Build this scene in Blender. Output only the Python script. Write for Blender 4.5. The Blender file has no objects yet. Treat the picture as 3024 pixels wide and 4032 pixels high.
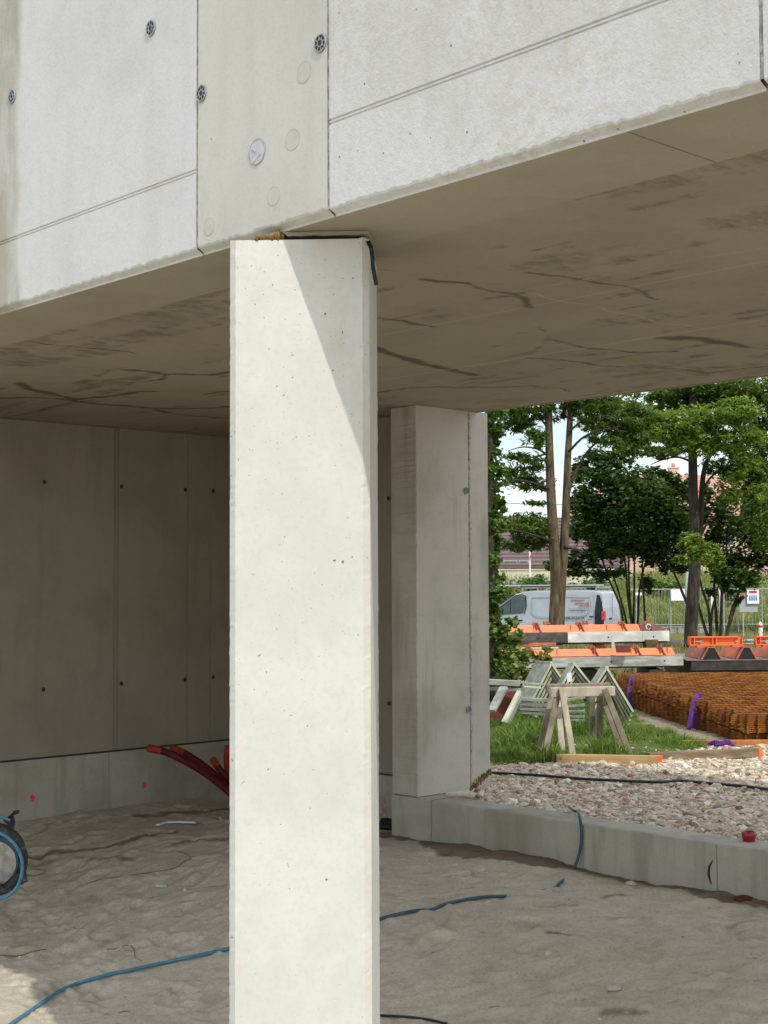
import bpy, math, random
import numpy as np
from mathutils import Vector, Matrix
R = random.Random(7)
NP = np.random.RandomState(11)
SC = bpy.context.scene
COL = SC.collection

# ------------------------------------------------------------------ camera
FL = 5583.9; PI_ = 0.0502717681; RO = -0.00442634797; YAW = 0.750376192   # photo units: 3024 x 4032 px
CH = 1.6
c_, s_ = math.cos(PI_), math.sin(PI_); cr_, sr_ = math.cos(RO), math.sin(RO)
cam = bpy.data.cameras.new("camera"); camo = bpy.data.objects.new("camera", cam); COL.objects.link(camo)
right = Vector((cr_, -s_*sr_, c_*sr_)); up = Vector((-sr_, -s_*cr_, c_*cr_)); fwd = Vector((0, c_, s_))
M = Matrix((right, up, -fwd)).transposed().to_4x4(); M.translation = Vector((0, 0, CH))
camo.matrix_world = M
cam.sensor_fit = 'VERTICAL'; cam.sensor_height = 24.0; cam.sensor_width = 18.0; cam.lens = 24.0*FL/4032
cam.clip_start = 0.05; cam.clip_end = 3000
SC.camera = camo
# ------------------------------------------------------------------ sky, sun, exposure
SUN = Vector((0.303, -0.597, 0.743)).normalized()
W = bpy.data.worlds.new("World"); SC.world = W; W.use_nodes = True
nt = W.node_tree; nt.nodes.clear()
sky = nt.nodes.new('ShaderNodeTexSky'); sky.sky_type = 'NISHITA'; sky.sun_disc = False
sky.sun_elevation = math.asin(SUN.z); sky.sun_rotation = math.atan2(SUN.x, SUN.y)
sky.air_density = 1.0; sky.dust_density = 1.6; sky.ozone_density = 1.0
tc = nt.nodes.new('ShaderNodeTexCoord'); mp = nt.nodes.new('ShaderNodeMapping'); mp.inputs['Scale'].default_value = (1, 1, 2.6)
nz = nt.nodes.new('ShaderNodeTexNoise'); nz.inputs['Scale'].default_value = 2.3; nz.inputs['Detail'].default_value = 8; nz.inputs['Roughness'].default_value = .58
rp = nt.nodes.new('ShaderNodeValToRGB'); rp.color_ramp.elements[0].position = .36; rp.color_ramp.elements[1].position = .6
mx = nt.nodes.new('ShaderNodeMixRGB'); mx.inputs[2].default_value = (8.2, 8.5, 8.9, 1)
bg = nt.nodes.new('ShaderNodeBackground'); bg.inputs['Strength'].default_value = 0.13
wo = nt.nodes.new('ShaderNodeOutputWorld')
nt.links.new(tc.outputs['Generated'], mp.inputs[0]); nt.links.new(mp.outputs[0], nz.inputs['Vector']); nt.links.new(nz.outputs['Fac'], rp.inputs[0])
nt.links.new(rp.outputs[0], mx.inputs[0]); nt.links.new(sky.outputs[0], mx.inputs[1]); nt.links.new(mx.outputs[0], bg.inputs[0]); nt.links.new(bg.outputs[0], wo.inputs[0])
sl = bpy.data.lights.new("sun", 'SUN'); sl.energy = 2.0; sl.angle = math.radians(.55); sl.color = (1, .965, .89)
so = bpy.data.objects.new("sun", sl); COL.objects.link(so); so.rotation_euler = SUN.to_track_quat('Z', 'Y').to_euler(); so.location = (4, -8, 12)
SC.view_settings.view_transform = 'Standard'; SC.view_settings.look = 'None'; SC.view_settings.gamma = 1
SC.view_settings.exposure = 0.49
SC.cycles.max_bounces = 10; SC.cycles.diffuse_bounces = 6; SC.cycles.transparent_max_bounces = 12

# ------------------------------------------------------------------ where a photo pixel's ray meets the place
VA = np.array([-math.sin(YAW), math.cos(YAW), 0]); VB = np.array([math.cos(YAW), math.sin(YAW), 0])
CAMP = np.array([0, 0, CH])
def ray(px, py):
    xr = (px-1512)/FL; zr = -(py-2016)/FL
    x = xr*cr_-zr*sr_; zu = xr*sr_+zr*cr_
    return np.array([x, c_-zu*s_, s_+zu*c_])
def onz(px, py, z): r = ray(px, py); return CAMP+r*(z-CH)/r[2]
def at(px, py, d): r = ray(px, py); return CAMP+r*d/r[1]
def onplane(px, py, P, n): r = ray(px, py); return CAMP+r*(np.dot(np.asarray(P)-CAMP, n)/np.dot(r, n))
def loc(P): return np.array([-(P@VA), P@VB, P[2]])            # world -> building axes (u, b, z)
def wld(u, b, z): return -u*VA+b*VB+np.array([0, 0, z])
def sst(x, a, b):
    t = np.clip((x-a)/(b-a), 0, 1); return t*t*(3-2*t)
# value noise
def vnoise(x, y, seed=0):
    xi = np.floor(x).astype(np.int64); yi = np.floor(y).astype(np.int64); xf = x-xi; yf = y-yi
    def h(i, j):
        n = (i*374761393+j*668265263+seed*1442695041) & 0x7fffffff
        n = ((n ^ (n >> 13))*1274126177) & 0x7fffffff
        return ((n ^ (n >> 16)) & 0xffff)/65535.0
    u = xf*xf*(3-2*xf); v = yf*yf*(3-2*yf)
    return (h(xi, yi)*(1-u)+h(xi+1, yi)*u)*(1-v)+(h(xi, yi+1)*(1-u)+h(xi+1, yi+1)*u)*v
def fbm(x, y, o=4, seed=0):
    s = 0; a = .5
    for i in range(o):
        s = s+a*vnoise(x*2**i, y*2**i, seed+i*17); a *= .5
    return s
# heights
def sand_base(u, b):
    z = -.32*sst(-b, -5.3, -3.5)-.06*sst(-b, -3.5, -1)
    return z*(1-.8*sst(-u, 7.6, 8.7)*sst(b, 3.6, 4.6))
def rear_z(x, y):
    x = np.asarray(x, float); y = np.asarray(y, float)
    z = .20-.024*(y-9)
    z = np.where(y > 24, -.16+.24*sst(y, 25, 33), z)
    z = np.where(y > 33, .08-.76*sst(y, 34, 46), z)
    z = np.where(y > 56, -.68+.45*sst(y, 56, 58.5)+1.75*sst(y, 58, 80), z)
    z = np.where(y > 80, 1.52+.01*(y-80), z)
    return z
def solve(px, py, zf):
    z = 0.
    for i in range(60):
        P = onz(px, py, z); z = .6*z+.4*float(zf(P))
    P = onz(px, py, z); return P
def on_sand(px, py): return solve(px, py, lambda P: sand_h(np.array([loc(P)[0]]), np.array([loc(P)[1]]))[0])
def on_rear(px, py): return solve(px, py, lambda P: rear_z(P[0], P[1]))

# ------------------------------------------------------------------ object helpers
def tag(o, label=None, cat=None, group=None, kind=None):
    if label: o['label'] = label
    if cat: o['category'] = cat
    if group: o['group'] = group
    if kind: o['kind'] = kind
    return o
def thing(name, p, label, cat, group=None, rotz=0):
    o = bpy.data.objects.new(name, None); COL.objects.link(o); o.empty_display_size = .2
    o.location = Vector([float(t) for t in p]); o.rotation_euler = (0, 0, rotz)
    return tag(o, label, cat, group)
def pmat(o):
    m = Matrix.Identity(4)
    while o is not None:
        m = (Matrix.Translation(o.location) @ o.rotation_euler.to_matrix().to_4x4()) @ m; o = o.parent
    return m
def link(name, me, mat, parent=None, world=True):
    for m in (mat if isinstance(mat, (list, tuple)) else [mat]): me.materials.append(m)
    o = bpy.data.objects.new(name, me); COL.objects.link(o)
    if parent is not None:
        if world: me.transform(pmat(parent).inverted())
        o.parent = parent
    return o
class MB:
    def __init__(s): s.v = []; s.f = []; s.mi = []; s.k = 0
    def add(s, vs, fs):
        n = len(s.v); s.v += [tuple(float(q) for q in p) for p in vs]; s.f += [tuple(n+i for i in f) for f in fs]; s.mi += [s.k]*len(fs); return s
    def hexa(s, p):  # 8 corners: bottom 4 ccw, top 4 ccw
        return s.add(p, [(3, 2, 1, 0), (4, 5, 6, 7), (0, 1, 5, 4), (1, 2, 6, 5), (2, 3, 7, 6), (3, 0, 4, 7)])
    def box(s, x0, x1, y0, y1, z0, z1):
        return s.hexa([(x0, y0, z0), (x1, y0, z0), (x1, y1, z0), (x0, y1, z0), (x0, y0, z1), (x1, y0, z1), (x1, y1, z1), (x0, y1, z1)])
    def bar(s, a, b, w, h, upv=(0, 0, 1), tw=1.0):
        a = Vector([float(t) for t in a]); b = Vector([float(t) for t in b]); d = (b-a).normalized(); U = Vector(upv)
        if abs(d.dot(U)) > .98: U = Vector((0, 1, 0))
        S = d.cross(U).normalized(); U = S.cross(d).normalized()
        q = []
        for P, k in ((a, 1.0), (b, tw)):
            for x, y in ((-1, -1), (1, -1), (1, 1), (-1, 1)): q.append(P+S*(x*w*k/2)+U*(y*h*k/2))
        return s.add(q, [(0, 1, 2, 3), (7, 6, 5, 4), (0, 4, 5, 1), (1, 5, 6, 2), (2, 6, 7, 3), (3, 7, 4, 0)])
    def tube(s, pts, r, n=8, cap=True, flat=1.0):
        P = [Vector([float(t) for t in p]) for p in pts]; m = len(P)
        rr = r if isinstance(r, (list, tuple)) else [r]*m
        vs = []; last = None
        for i in range(m):
            d = (P[min(i+1, m-1)]-P[max(i-1, 0)])
            d = d.normalized() if d.length > 1e-9 else Vector((0, 0, 1))
            if last is None:
                U = Vector((0, 0, 1)) if abs(d.z) < .9 else Vector((0, 1, 0))
            else: U = last
            S = d.cross(U)
            if S.length < 1e-4: S = d.cross(Vector((1, 0, 0)))
            S.normalize(); U = S.cross(d).normalized(); last = U
            for j in range(n):
                t = 2*math.pi*j/n; vs.append(P[i]+S*(math.cos(t)*rr[i])+U*(math.sin(t)*rr[i]*flat))
        fs = []
        for i in range(m-1):
            for j in range(n):
                fs.append((i*n+j, i*n+(j+1) % n, (i+1)*n+(j+1) % n, (i+1)*n+j))
        if cap: fs += [tuple(range(n))[::-1], tuple((m-1)*n+j for j in range(n))]
        return s.add(vs, fs)
    def prism(s, poly, a, b):   # poly: list of 3D points; extruded by vector b-a
        d = np.asarray(b, float)-np.asarray(a, float); n = len(poly)
        vs = [np.asarray(p, float) for p in poly]+[np.asarray(p, float)+d for p in poly]
        fs = [tuple(range(n))[::-1], tuple(range(n, 2*n))]+[(i, (i+1) % n, n+(i+1) % n, n+i) for i in range(n)]
        return s.add(vs, fs)
    def ring(s, c, ax, r0, r1, h, n=28):    # annulus / washer with thickness h along ax
        ax = Vector([float(t) for t in ax]).normalized(); U = ax.orthogonal().normalized(); S = ax.cross(U); c = Vector([float(t) for t in c]); vs = []
        for k in (0, h):
            for r in (r0, r1):
                for j in range(n):
                    t = 2*math.pi*j/n; vs.append(c+ax*k+U*math.cos(t)*r+S*math.sin(t)*r)
        fs = []
        for j in range(n):
            k = (j+1) % n
            fs += [(j, k, n+k, n+j), (2*n+j, 3*n+j, 3*n+k, 2*n+k), (n+j, n+k, 3*n+k, 3*n+j), (j, 2*n+j, 2*n+k, k)]
        return s.add(vs, fs)
    def build(s, name, mat, parent=None, smooth=False, world=True, bevel=0):
        me = bpy.data.meshes.new(name); me.from_pydata(s.v, [], s.f)
        if isinstance(mat, (list, tuple)) and len(mat) > 1: me.polygons.foreach_set('material_index', s.mi)
        if smooth: me.polygons.foreach_set('use_smooth', [True]*len(me.polygons))
        me.update(); me.validate()
        o = link(name, me, mat, parent, world)
        if bevel:
            m = o.modifiers.new('bevel', 'BEVEL'); m.width = bevel; m.segments = 2; m.limit_method = 'ANGLE'; m.angle_limit = math.radians(40)
        return o
def grid_mesh(name, X, Y, Z, mat, parent=None, attrs=None, world=True, smooth=True):
    ny, nx = X.shape; v = np.stack([X, Y, Z], -1).reshape(-1, 3)
    i = np.arange(ny*nx).reshape(ny, nx)
    f = np.stack([i[:-1, :-1], i[:-1, 1:], i[1:, 1:], i[1:, :-1]], -1).reshape(-1, 4)
    me = fast_mesh(name, v, f)
    for k, a in (attrs or {}).items():
        at_ = me.attributes.new(k, 'FLOAT', 'POINT'); at_.data.foreach_set('value', np.ascontiguousarray(a.reshape(-1), dtype=np.float32))
    me.polygons.foreach_set('use_smooth', np.full(len(me.polygons), bool(smooth)))
    return link(name, me, mat, parent, world)
def fast_mesh(name, v, f):
    k = f.shape[1]; me = bpy.data.meshes.new(name)
    me.vertices.add(len(v)); me.vertices.foreach_set('co', np.ascontiguousarray(v, dtype=np.float32).ravel())
    me.loops.add(f.size); me.loops.foreach_set('vertex_index', np.ascontiguousarray(f, dtype=np.int32).ravel())
    me.polygons.add(len(f)); me.polygons.foreach_set('loop_start', np.arange(0, f.size, k, dtype=np.int32))
    me.update(calc_edges=True); me.polygons.foreach_set('use_smooth', np.zeros(len(me.polygons), dtype=bool)); return me
def face_attr(me, name, a):
    at_ = me.attributes.new(name, 'FLOAT', 'FACE'); at_.data.foreach_set('value', np.ascontiguousarray(a, dtype=np.float32))

# ------------------------------------------------------------------ materials
class N:
    def __init__(s, name):
        s.m = bpy.data.materials.new(name); s.m.use_nodes = True; s.t = s.m.node_tree; s.t.nodes.clear()
        s.out = s.n('ShaderNodeOutputMaterial'); s.b = s.n('ShaderNodeBsdfPrincipled'); s.l(s.b.outputs[0], s.out.inputs[0])
        s.tc = s.n('ShaderNodeTexCoord'); s.co = s.tc.outputs['Object']
    def n(s, t): return s.t.nodes.new(t)
    def l(s, a, b): s.t.links.new(a, b)
    def v(s, sock, val):
        if hasattr(val, 'is_output'): s.l(val, sock)
        elif isinstance(val, (tuple, list)) and len(val) == 3 and sock.type == 'RGBA': sock.default_value = (*val, 1)
        else: sock.default_value = val
    def map(s, scale=(1, 1, 1), rot=(0, 0, 0)):
        m = s.n('ShaderNodeMapping'); m.inputs['Scale'].default_value = scale; m.inputs['Rotation'].default_value = rot; s.l(s.co, m.inputs[0]); return m.outputs[0]
    def noise(s, scale, detail=4, rough=.55, co=None, dist=0):
        n = s.n('ShaderNodeTexNoise'); n.inputs['Scale'].default_value = scale; n.inputs['Detail'].default_value = detail; n.inputs['Roughness'].default_value = rough; n.inputs['Distortion'].default_value = dist
        s.l(co or s.co, n.inputs['Vector']); return n.outputs['Fac']
    def vor(s, scale, co=None, rnd=1.0):
        n = s.n('ShaderNodeTexVoronoi'); n.inputs['Scale'].default_value = scale; n.inputs['Randomness'].default_value = rnd; s.l(co or s.co, n.inputs['Vector']); return n.outputs['Distance'], n.outputs['Color']
    def mr(s, val, a, b, c=0., d=1., smooth=True):
        n = s.n('ShaderNodeMapRange'); n.interpolation_type = 'SMOOTHSTEP' if smooth else 'LINEAR'
        s.v(n.inputs[0], val); s.v(n.inputs[1], a); s.v(n.inputs[2], b); s.v(n.inputs[3], c); s.v(n.inputs[4], d); return n.outputs[0]
    def ma(s, op, a, b=0., c=0.):
        n = s.n('ShaderNodeMath'); n.operation = op; s.v(n.inputs[0], a); s.v(n.inputs[1], b); s.v(n.inputs[2], c); return n.outputs[0]
    def mix(s, f, a, b, mode='MIX'):
        n = s.n('ShaderNodeMixRGB'); n.blend_type = mode; s.v(n.inputs[0], f); s.v(n.inputs[1], a); s.v(n.inputs[2], b); return n.outputs[0]
    def attr(s, name): n = s.n('ShaderNodeAttribute'); n.attribute_name = name; return n.outputs['Fac']
    def xyz(s): n = s.n('ShaderNodeSeparateXYZ'); s.l(s.co, n.inputs[0]); return n.outputs
    def bump(s, h, strength=.3, dist=.01, prev=None):
        n = s.n('ShaderNodeBump'); n.inputs['Strength'].default_value = strength; n.inputs['Distance'].default_value = dist; s.v(n.inputs['Height'], h)
        if prev: s.l(prev, n.inputs['Normal'])
        return n.outputs[0]
    def fin(s, col, rough=.8, normal=None, spec=.3, metal=0.):
        s.v(s.b.inputs['Base Color'], col); s.v(s.b.inputs['Roughness'], rough); s.b.inputs['Specular IOR Level'].default_value = spec; s.b.inputs['Metallic'].default_value = metal
        if normal: s.l(normal, s.b.inputs['Normal'])
        return s.m
def simple(name, col, rough=.6, var=.25, scale=12, bump=.15, bs=60, spec=.3, metal=0., col2=None, stretch=(1, 1, 1), thr=(.35, .7)):
    k = N(name); co = k.map(stretch)
    n1 = k.noise(scale, 5, .6, co); dark = col2 or tuple(c*(1-var) for c in col)
    c = k.mix(k.mr(n1, *thr), dark, col)
    n2 = k.noise(bs, 4, .6, co)
    return k.fin(c, rough, k.bump(n2, bump, .004), spec, metal)
def concrete(name, base, dark, hole=.93, streak=.25, blot=.35, rough=.85, bumpk=.25, extra=None, holescale=34, stain=None):
    k = N(name)
    big = k.noise(1.7, 6, .62); mid = k.noise(9, 6, .65); fine = k.noise(70, 5, .7)
    st = k.noise(7, 5, .6, k.map((1, 1, .13)))
    c = k.mix(k.ma('MULTIPLY', k.mr(big, .42, .68), blot), base, dark)
    c = k.mix(k.ma('MULTIPLY', k.mr(mid, .5, .75), blot*.55), c, dark)
    c = k.mix(k.ma('MULTIPLY', k.mr(st, .48, .7), streak), c, dark)
    c = k.mix(k.ma('MULTIPLY', k.mr(fine, .45, .75), .2), c, tuple(q*.7 for q in dark))
    if extra: c = extra(k, c)
    d, cc = k.vor(holescale); sp = k.n('ShaderNodeSeparateColor'); k.l(cc, sp.inputs[0])
    clump = k.mr(k.noise(2.3, 3), .42, .62, -.1, .06)
    sel = k.ma('GREATER_THAN', k.ma('ADD', sp.outputs[0], clump), hole)
    rad = k.mr(sp.outputs[1], 0, 1, .06, .19)
    h = k.ma('MULTIPLY', sel, k.ma('LESS_THAN', k.ma('ADD', d, k.ma('MULTIPLY', k.noise(120, 2), .1)), rad))
    c = k.mix(k.ma('MULTIPLY', h, .75), c, (.09, .085, .075))
    if stain:
        a = k.ma('ADD', k.attr('stain'), k.ma('MULTIPLY', k.ma('SUBTRACT', k.noise(11, 8, .78, k.map((1, .45, 1))), .5), 1.5))
        c = k.mix(k.mr(a, .34, .95, 0, .85), c, stain)
        c = k.mix(k.mr(k.attr('light'), .1, .9, 0, .5), c, tuple(min(1, q*1.5) for q in base))
    nrm = k.bump(fine, bumpk, .003); nrm = k.bump(mid, bumpk*.6, .006, nrm); nrm = k.bump(k.ma('SUBTRACT', 1., h), .5, .004, nrm)
    return k.fin(c, rough, nrm, .25)
def facade_extra(k, c):
    x = k.xyz()
    # weathered band towards the building's far end
    m = k.ma('MULTIPLY', k.mr(k.ma('ADD', x[0], k.ma('MULTIPLY', k.noise(3, 4), .12)), -5.04, -5.1), k.mr(k.noise(4, 5, .7, k.map((1, 1, .4))), .3, .6, .35, .95))
    return k.mix(m, c, (.36, .34, .27))
def speck_extra(k, c):
    n = k.noise(26, 4, .75); m = k.noise(1.3, 3)
    return k.mix(k.ma('MULTIPLY', k.mr(n, .46, .62), k.mr(m, .38, .6, .12, .5)), c, (.47, .445, .375))
MT = {}
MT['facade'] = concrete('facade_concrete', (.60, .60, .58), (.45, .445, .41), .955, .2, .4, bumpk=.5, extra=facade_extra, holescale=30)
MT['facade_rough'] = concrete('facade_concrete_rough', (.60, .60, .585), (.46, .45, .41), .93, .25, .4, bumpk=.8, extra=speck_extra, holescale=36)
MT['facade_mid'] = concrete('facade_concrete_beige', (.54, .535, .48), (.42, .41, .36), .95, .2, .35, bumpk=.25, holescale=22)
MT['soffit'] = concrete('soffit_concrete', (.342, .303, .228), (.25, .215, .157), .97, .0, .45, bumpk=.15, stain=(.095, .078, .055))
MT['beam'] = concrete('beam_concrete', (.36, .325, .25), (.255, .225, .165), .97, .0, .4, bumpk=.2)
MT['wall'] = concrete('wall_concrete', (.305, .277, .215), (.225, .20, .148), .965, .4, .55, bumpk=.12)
MT['stub'] = concrete('pier_concrete', (.47, .445, .385), (.29, .265, .215), .93, .7, .5, bumpk=.2)
MT['low'] = concrete('footing_concrete', (.41, .39, .33), (.26, .24, .185), .94, .7, .55, bumpk=.2)
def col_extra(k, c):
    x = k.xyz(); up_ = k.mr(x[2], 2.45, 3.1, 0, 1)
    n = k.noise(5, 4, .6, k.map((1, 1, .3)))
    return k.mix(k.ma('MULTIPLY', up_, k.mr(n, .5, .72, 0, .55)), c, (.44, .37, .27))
def column_mat():
    k = N('column_concrete')
    x = k.xyz(); big = k.noise(2.2, 5, .6); fine = k.noise(55, 5, .7); mid = k.noise(13, 5, .65)
    c = k.mix(k.mr(big, .38, .64, 0, .7), (.60, .60, .55), (.52, .515, .46))
    c = k.mix(k.mr(mid, .48, .72, 0, .35), c, (.52, .51, .46)); c = k.mix(k.mr(fine, .45, .72, 0, .3), c, (.44, .43, .385))
    c = col_extra(k, c)
    h = None
    wc = k.n('ShaderNodeMixRGB'); wc.blend_type = 'ADD'; wc.inputs[0].default_value = .035; wn = k.n('ShaderNodeTexNoise'); wn.inputs['Scale'].default_value = 38; k.l(k.co, wn.inputs['Vector']); k.l(k.co, wc.inputs[1]); k.l(wn.outputs['Color'], wc.inputs[2])
    for sc, lo, hi, r0, r1 in ((34, .972, .85, .04, .15), (75, .97, .86, .05, .17), (130, .98, .9, .06, .2)):
        d, cc = k.vor(sc, wc.outputs[0]); sp = k.n('ShaderNodeSeparateColor'); k.l(cc, sp.inputs[0])
        thr = k.mr(k.ma('ADD', x[2], k.ma('MULTIPLY', k.noise(3.6, 3), 2.4)), 2.5, 4.1, lo, hi)
        e = k.ma('MULTIPLY', k.ma('GREATER_THAN', sp.outputs[0], thr), k.ma('LESS_THAN', k.ma('ADD', d, k.ma('MULTIPLY', k.ma('SUBTRACT', k.noise(90, 2), .5), .16)), k.mr(sp.outputs[1], 0, 1, r0, r1)))
        h = e if h is None else k.ma('MAXIMUM', h, e)
    c = k.mix(k.ma('MULTIPLY', h, .8), c, (.10, .095, .08))
    nrm = k.bump(fine, .2, .002); nrm = k.bump(k.ma('SUBTRACT', 1., h), .6, .004, nrm)
    return k.fin(c, .82, nrm, .25)
MT['column'] = column_mat()
def sand_mat():
    k = N('sand'); g = k.noise(62, 7, .8); m = k.noise(6, 6, .65); b = k.noise(.9, 4)
    c = k.mix(k.mr(m, .35, .7), (.53, .475, .37), (.635, .575, .455)); c = k.mix(k.mr(b, .4, .65, 0, .5), c, (.55, .485, .365))
    c = k.mix(k.mr(g, .47, .72, 0, .75), c, (.27, .23, .165))
    a = k.ma('ADD', k.attr('stain'), k.ma('MULTIPLY', k.ma('SUBTRACT', k.noise(9, 6, .7), .5), .55))
    fl = k.noise(17, 6, .75, k.map((1, 2.2, 1))); c = k.mix(k.mr(fl, .58, .68, 0, .5), c, (.22, .18, .125))
    c = k.mix(k.mr(a, .3, .85, 0, .85), c, (.165, .125, .085))
    nrm = k.bump(k.noise(30, 8, .8), .9, .014); nrm = k.bump(g, .5, .003, nrm)
    return k.fin(c, .95, nrm, .1)
MT['sand'] = sand_mat()
def ground_mat():
    k = N('ground_soil'); y = k.xyz()[1]; x = k.xyz()[0]; n = k.noise(1.3, 6, .65); f = k.noise(30, 5, .7)
    grav = k.mix(k.mr(f, .35, .7), (.36, .30, .225), (.56, .49, .385))
    soil = k.mix(k.mr(f, .3, .7), (.16, .13, .08), (.32, .27, .18))
    grass = k.mix(k.mr(n, .35, .65), (.06, .085, .022), (.15, .16, .05))
    g1 = k.attr('grass')
    c = k.mix(k.mr(k.ma('ADD', g1, k.ma('MULTIPLY', k.ma('SUBTRACT', n, .5), .6)), .3, .55), grav, soil)
    c = k.mix(k.mr(k.ma('ADD', g1, k.ma('MULTIPLY', k.ma('SUBTRACT', n, .5), .6)), .7, .95), c, grass)
    return k.fin(c, .95, k.bump(f, .5, .02), .1)
MT['ground'] = ground_mat()
MT['front'] = simple('front_ground_soil', (.36, .32, .245), .95, .25, 1.2, .3, 30)
MT['asphalt'] = simple('asphalt', (.09, .09, .09), .9, .3, 3, .3, 80)
def tint_mat(name, ramp, rough=.7, trans=0., spec=.2, bump=True):
    k = N(name); a = k.attr('tint'); r = k.n('ShaderNodeValToRGB'); k.l(a, r.inputs[0]); e = r.color_ramp.elements
    while len(e) < len(ramp): e.new(.5)
    for i, (p, c) in enumerate(ramp): e[i].position = p; e[i].color = (*c, 1)
    col = r.outputs[0]
    if bump: col = k.mix(k.mr(k.noise(40, 4), .3, .7, 0, .25), col, (.1, .09, .07))
    m = k.fin(col, rough, None, spec)
    if trans:
        t = k.n('ShaderNodeBsdfTranslucent'); mxs = k.n('ShaderNodeMixShader'); mxs.inputs[0].default_value = trans
        tcol = k.mix(.5, col, (.18, .30, .03)); k.l(tcol, t.inputs[0]); k.l(k.b.outputs[0], mxs.inputs[1]); k.l(t.outputs[0], mxs.inputs[2]); k.l(mxs.outputs[0], k.out.inputs[0])
    return m
MT['stones'] = tint_mat('gravel_stone', [(0, (.20, .165, .12)), (.2, (.42, .35, .26)), (.55, (.60, .52, .40)), (.85, (.70, .62, .50)), (.935, (.85, .80, .72)), (.95, (.46, .23, .15)), (1, (.30, .13, .08))], .9)
MT['leaf_sunlit'] = tint_mat('locust_leaf_sunlit', [(0, (.10, .18, .025)), (.5, (.22, .33, .05)), (1, (.36, .44, .09))], .55, .4, .25, False)  # lighter leaf copy paints sunlight onto the front sprays
MT['leaf_mid'] = tint_mat('locust_leaf', [(0, (.045, .088, .018)), (.5, (.11, .185, .032)), (1, (.21, .29, .05))], .55, .35, .25, False)
MT['leaf_dark'] = tint_mat('shrub_leaf', [(0, (.024, .052, .014)), (.6, (.045, .092, .02)), (1, (.10, .16, .032))], .5, .25, .3, False)
MT['ivy'] = tint_mat('ivy_leaf', [(0, (.03, .07, .012)), (.5, (.07, .14, .02)), (1, (.20, .27, .05))], .45, .25, .35, False)
MT['bush'] = tint_mat('bush_leaf', [(0, (.08, .13, .02)), (.5, (.19, .24, .045)), (.85, (.30, .32, .08)), (1, (.36, .24, .12))], .5, .3, .3, False)
MT['lawn'] = tint_mat('grass_blade', [(0, (.06, .12, .02)), (.55, (.15, .25, .045)), (.85, (.28, .33, .09)), (1, (.45, .38, .2))], .6, .3, .2, False)
MT['meadow'] = tint_mat('meadow_blade', [(0, (.13, .16, .045)), (.5, (.26, .30, .09)), (.85, (.40, .38, .16)), (1, (.52, .45, .25))], .7, .3, .2, False)
MT['straw'] = tint_mat('dry_grass_blade', [(0, (.13, .14, .045)), (.5, (.30, .25, .11)), (1, (.46, .36, .19))], .7, .3, .2, False)
MT['bark'] = simple('locust_bark', (.15, .118, .072), .95, .65, 14, .9, 30, .1, stretch=(1, 1, .18))
MT['bark_dark'] = simple('shrub_bark', (.075, .062, .048), .95, .5, 20, .8, 30, .1, stretch=(1, 1, .2))
MT['orange'] = simple('orange_paint', (.80, .165, .035), .45, .35, 7, .12, 40, .4, col2=(.58, .13, .04), thr=(.3, .5))
MT['orange_worn'] = simple('worn_orange_paint', (.62, .15, .06), .6, .5, 6, .2, 40, .3, col2=(.30, .10, .06), stretch=(1, .3, 1), thr=(.3, .65))
MT['oxide'] = simple('red_oxide_steel', (.20, .055, .04), .6, .45, 9, .2, 40)
MT['greywood'] = simple('weathered_board', (.44, .445, .41), .85, .45, 7, .4, 50, col2=(.22, .225, .20), stretch=(.4, 1, 2))
MT['palewood'] = simple('pale_grey_board', (.66, .68, .64), .8, .3, 6, .3, 50, col2=(.42, .44, .40), stretch=(.5, 1, 1))
MT['darkboard'] = simple('dark_board', (.11, .105, .095), .85, .5, 7, .3, 50)
MT['steeldark'] = simple('dark_steel', (.05, .042, .038), .6, .5, 9, .2, 50)
MT['plate'] = simple('formwork_plate', (.25, .21, .18), .6, .4, 5, .15, 50)
MT['olive'] = simple('olive_block', (.13, .095, .03), .8, .4, 8, .3, 40)
MT['rust'] = simple('rusted_rebar', (.37, .15, .033), .9, .4, 5, .5, 90, .15, col2=(.15, .055, .016))
MT['rustbar'] = simple('rusted_steel_bar', (.50, .20, .055), .85, .4, 9, .3, 60, .2)
MT['galv'] = simple('greenish_zinc', (.37, .40, .33), .55, .4, 9, .2, 60, .4, col2=(.20, .22, .175))
MT['galv_edge'] = simple('pale_zinc_edge', (.60, .62, .46), .6, .3, 9, .2, 60, .4)
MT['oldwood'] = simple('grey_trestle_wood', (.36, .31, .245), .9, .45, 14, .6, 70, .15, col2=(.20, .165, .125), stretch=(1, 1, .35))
MT['oldwood_lit'] = simple('sunlit_trestle_wood', (.55, .49, .39), .9, .3, 14, .5, 70, .15, stretch=(1, 1, .35))  # same trestle wood painted lighter for the members in sun
MT['plank'] = simple('fresh_timber', (.54, .37, .18), .75, .3, 7, .3, 60, .2, stretch=(.35, 2, 5))
MT['plank_old'] = simple('brown_timber', (.29, .205, .125), .85, .45, 7, .4, 60, .2, stretch=(.35, 2, 5))
MT['spray'] = simple('orange_spray', (.90, .19, .035), .6, .2, 20, .1, 60)
MT['purple'] = simple('purple_webbing', (.20, .075, .42), .8, .45, 14, .5, 120, .15)
MT['black'] = simple('black_rubber', (.018, .018, .02), .55, .3, 10, .1, 60)
MT['hose'] = simple('black_hose_rubber', (.03, .033, .036), .5, .4, 10, .1, 60)
MT['dusty'] = simple('dusty_black_plastic', (.035, .035, .036), .7, .5, 25, .3, 90, col2=(.11, .105, .095), thr=(.3, .5))
MT['splash'] = simple('cement_splashed_steel', (.45, .42, .36), .8, .5, 18, .5, 70, .3, col2=(.24, .225, .2))
MT['blue'] = simple('blue_cable_sheath', (.075, .23, .33), .5, .3, 25, .1, 90)
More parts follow.
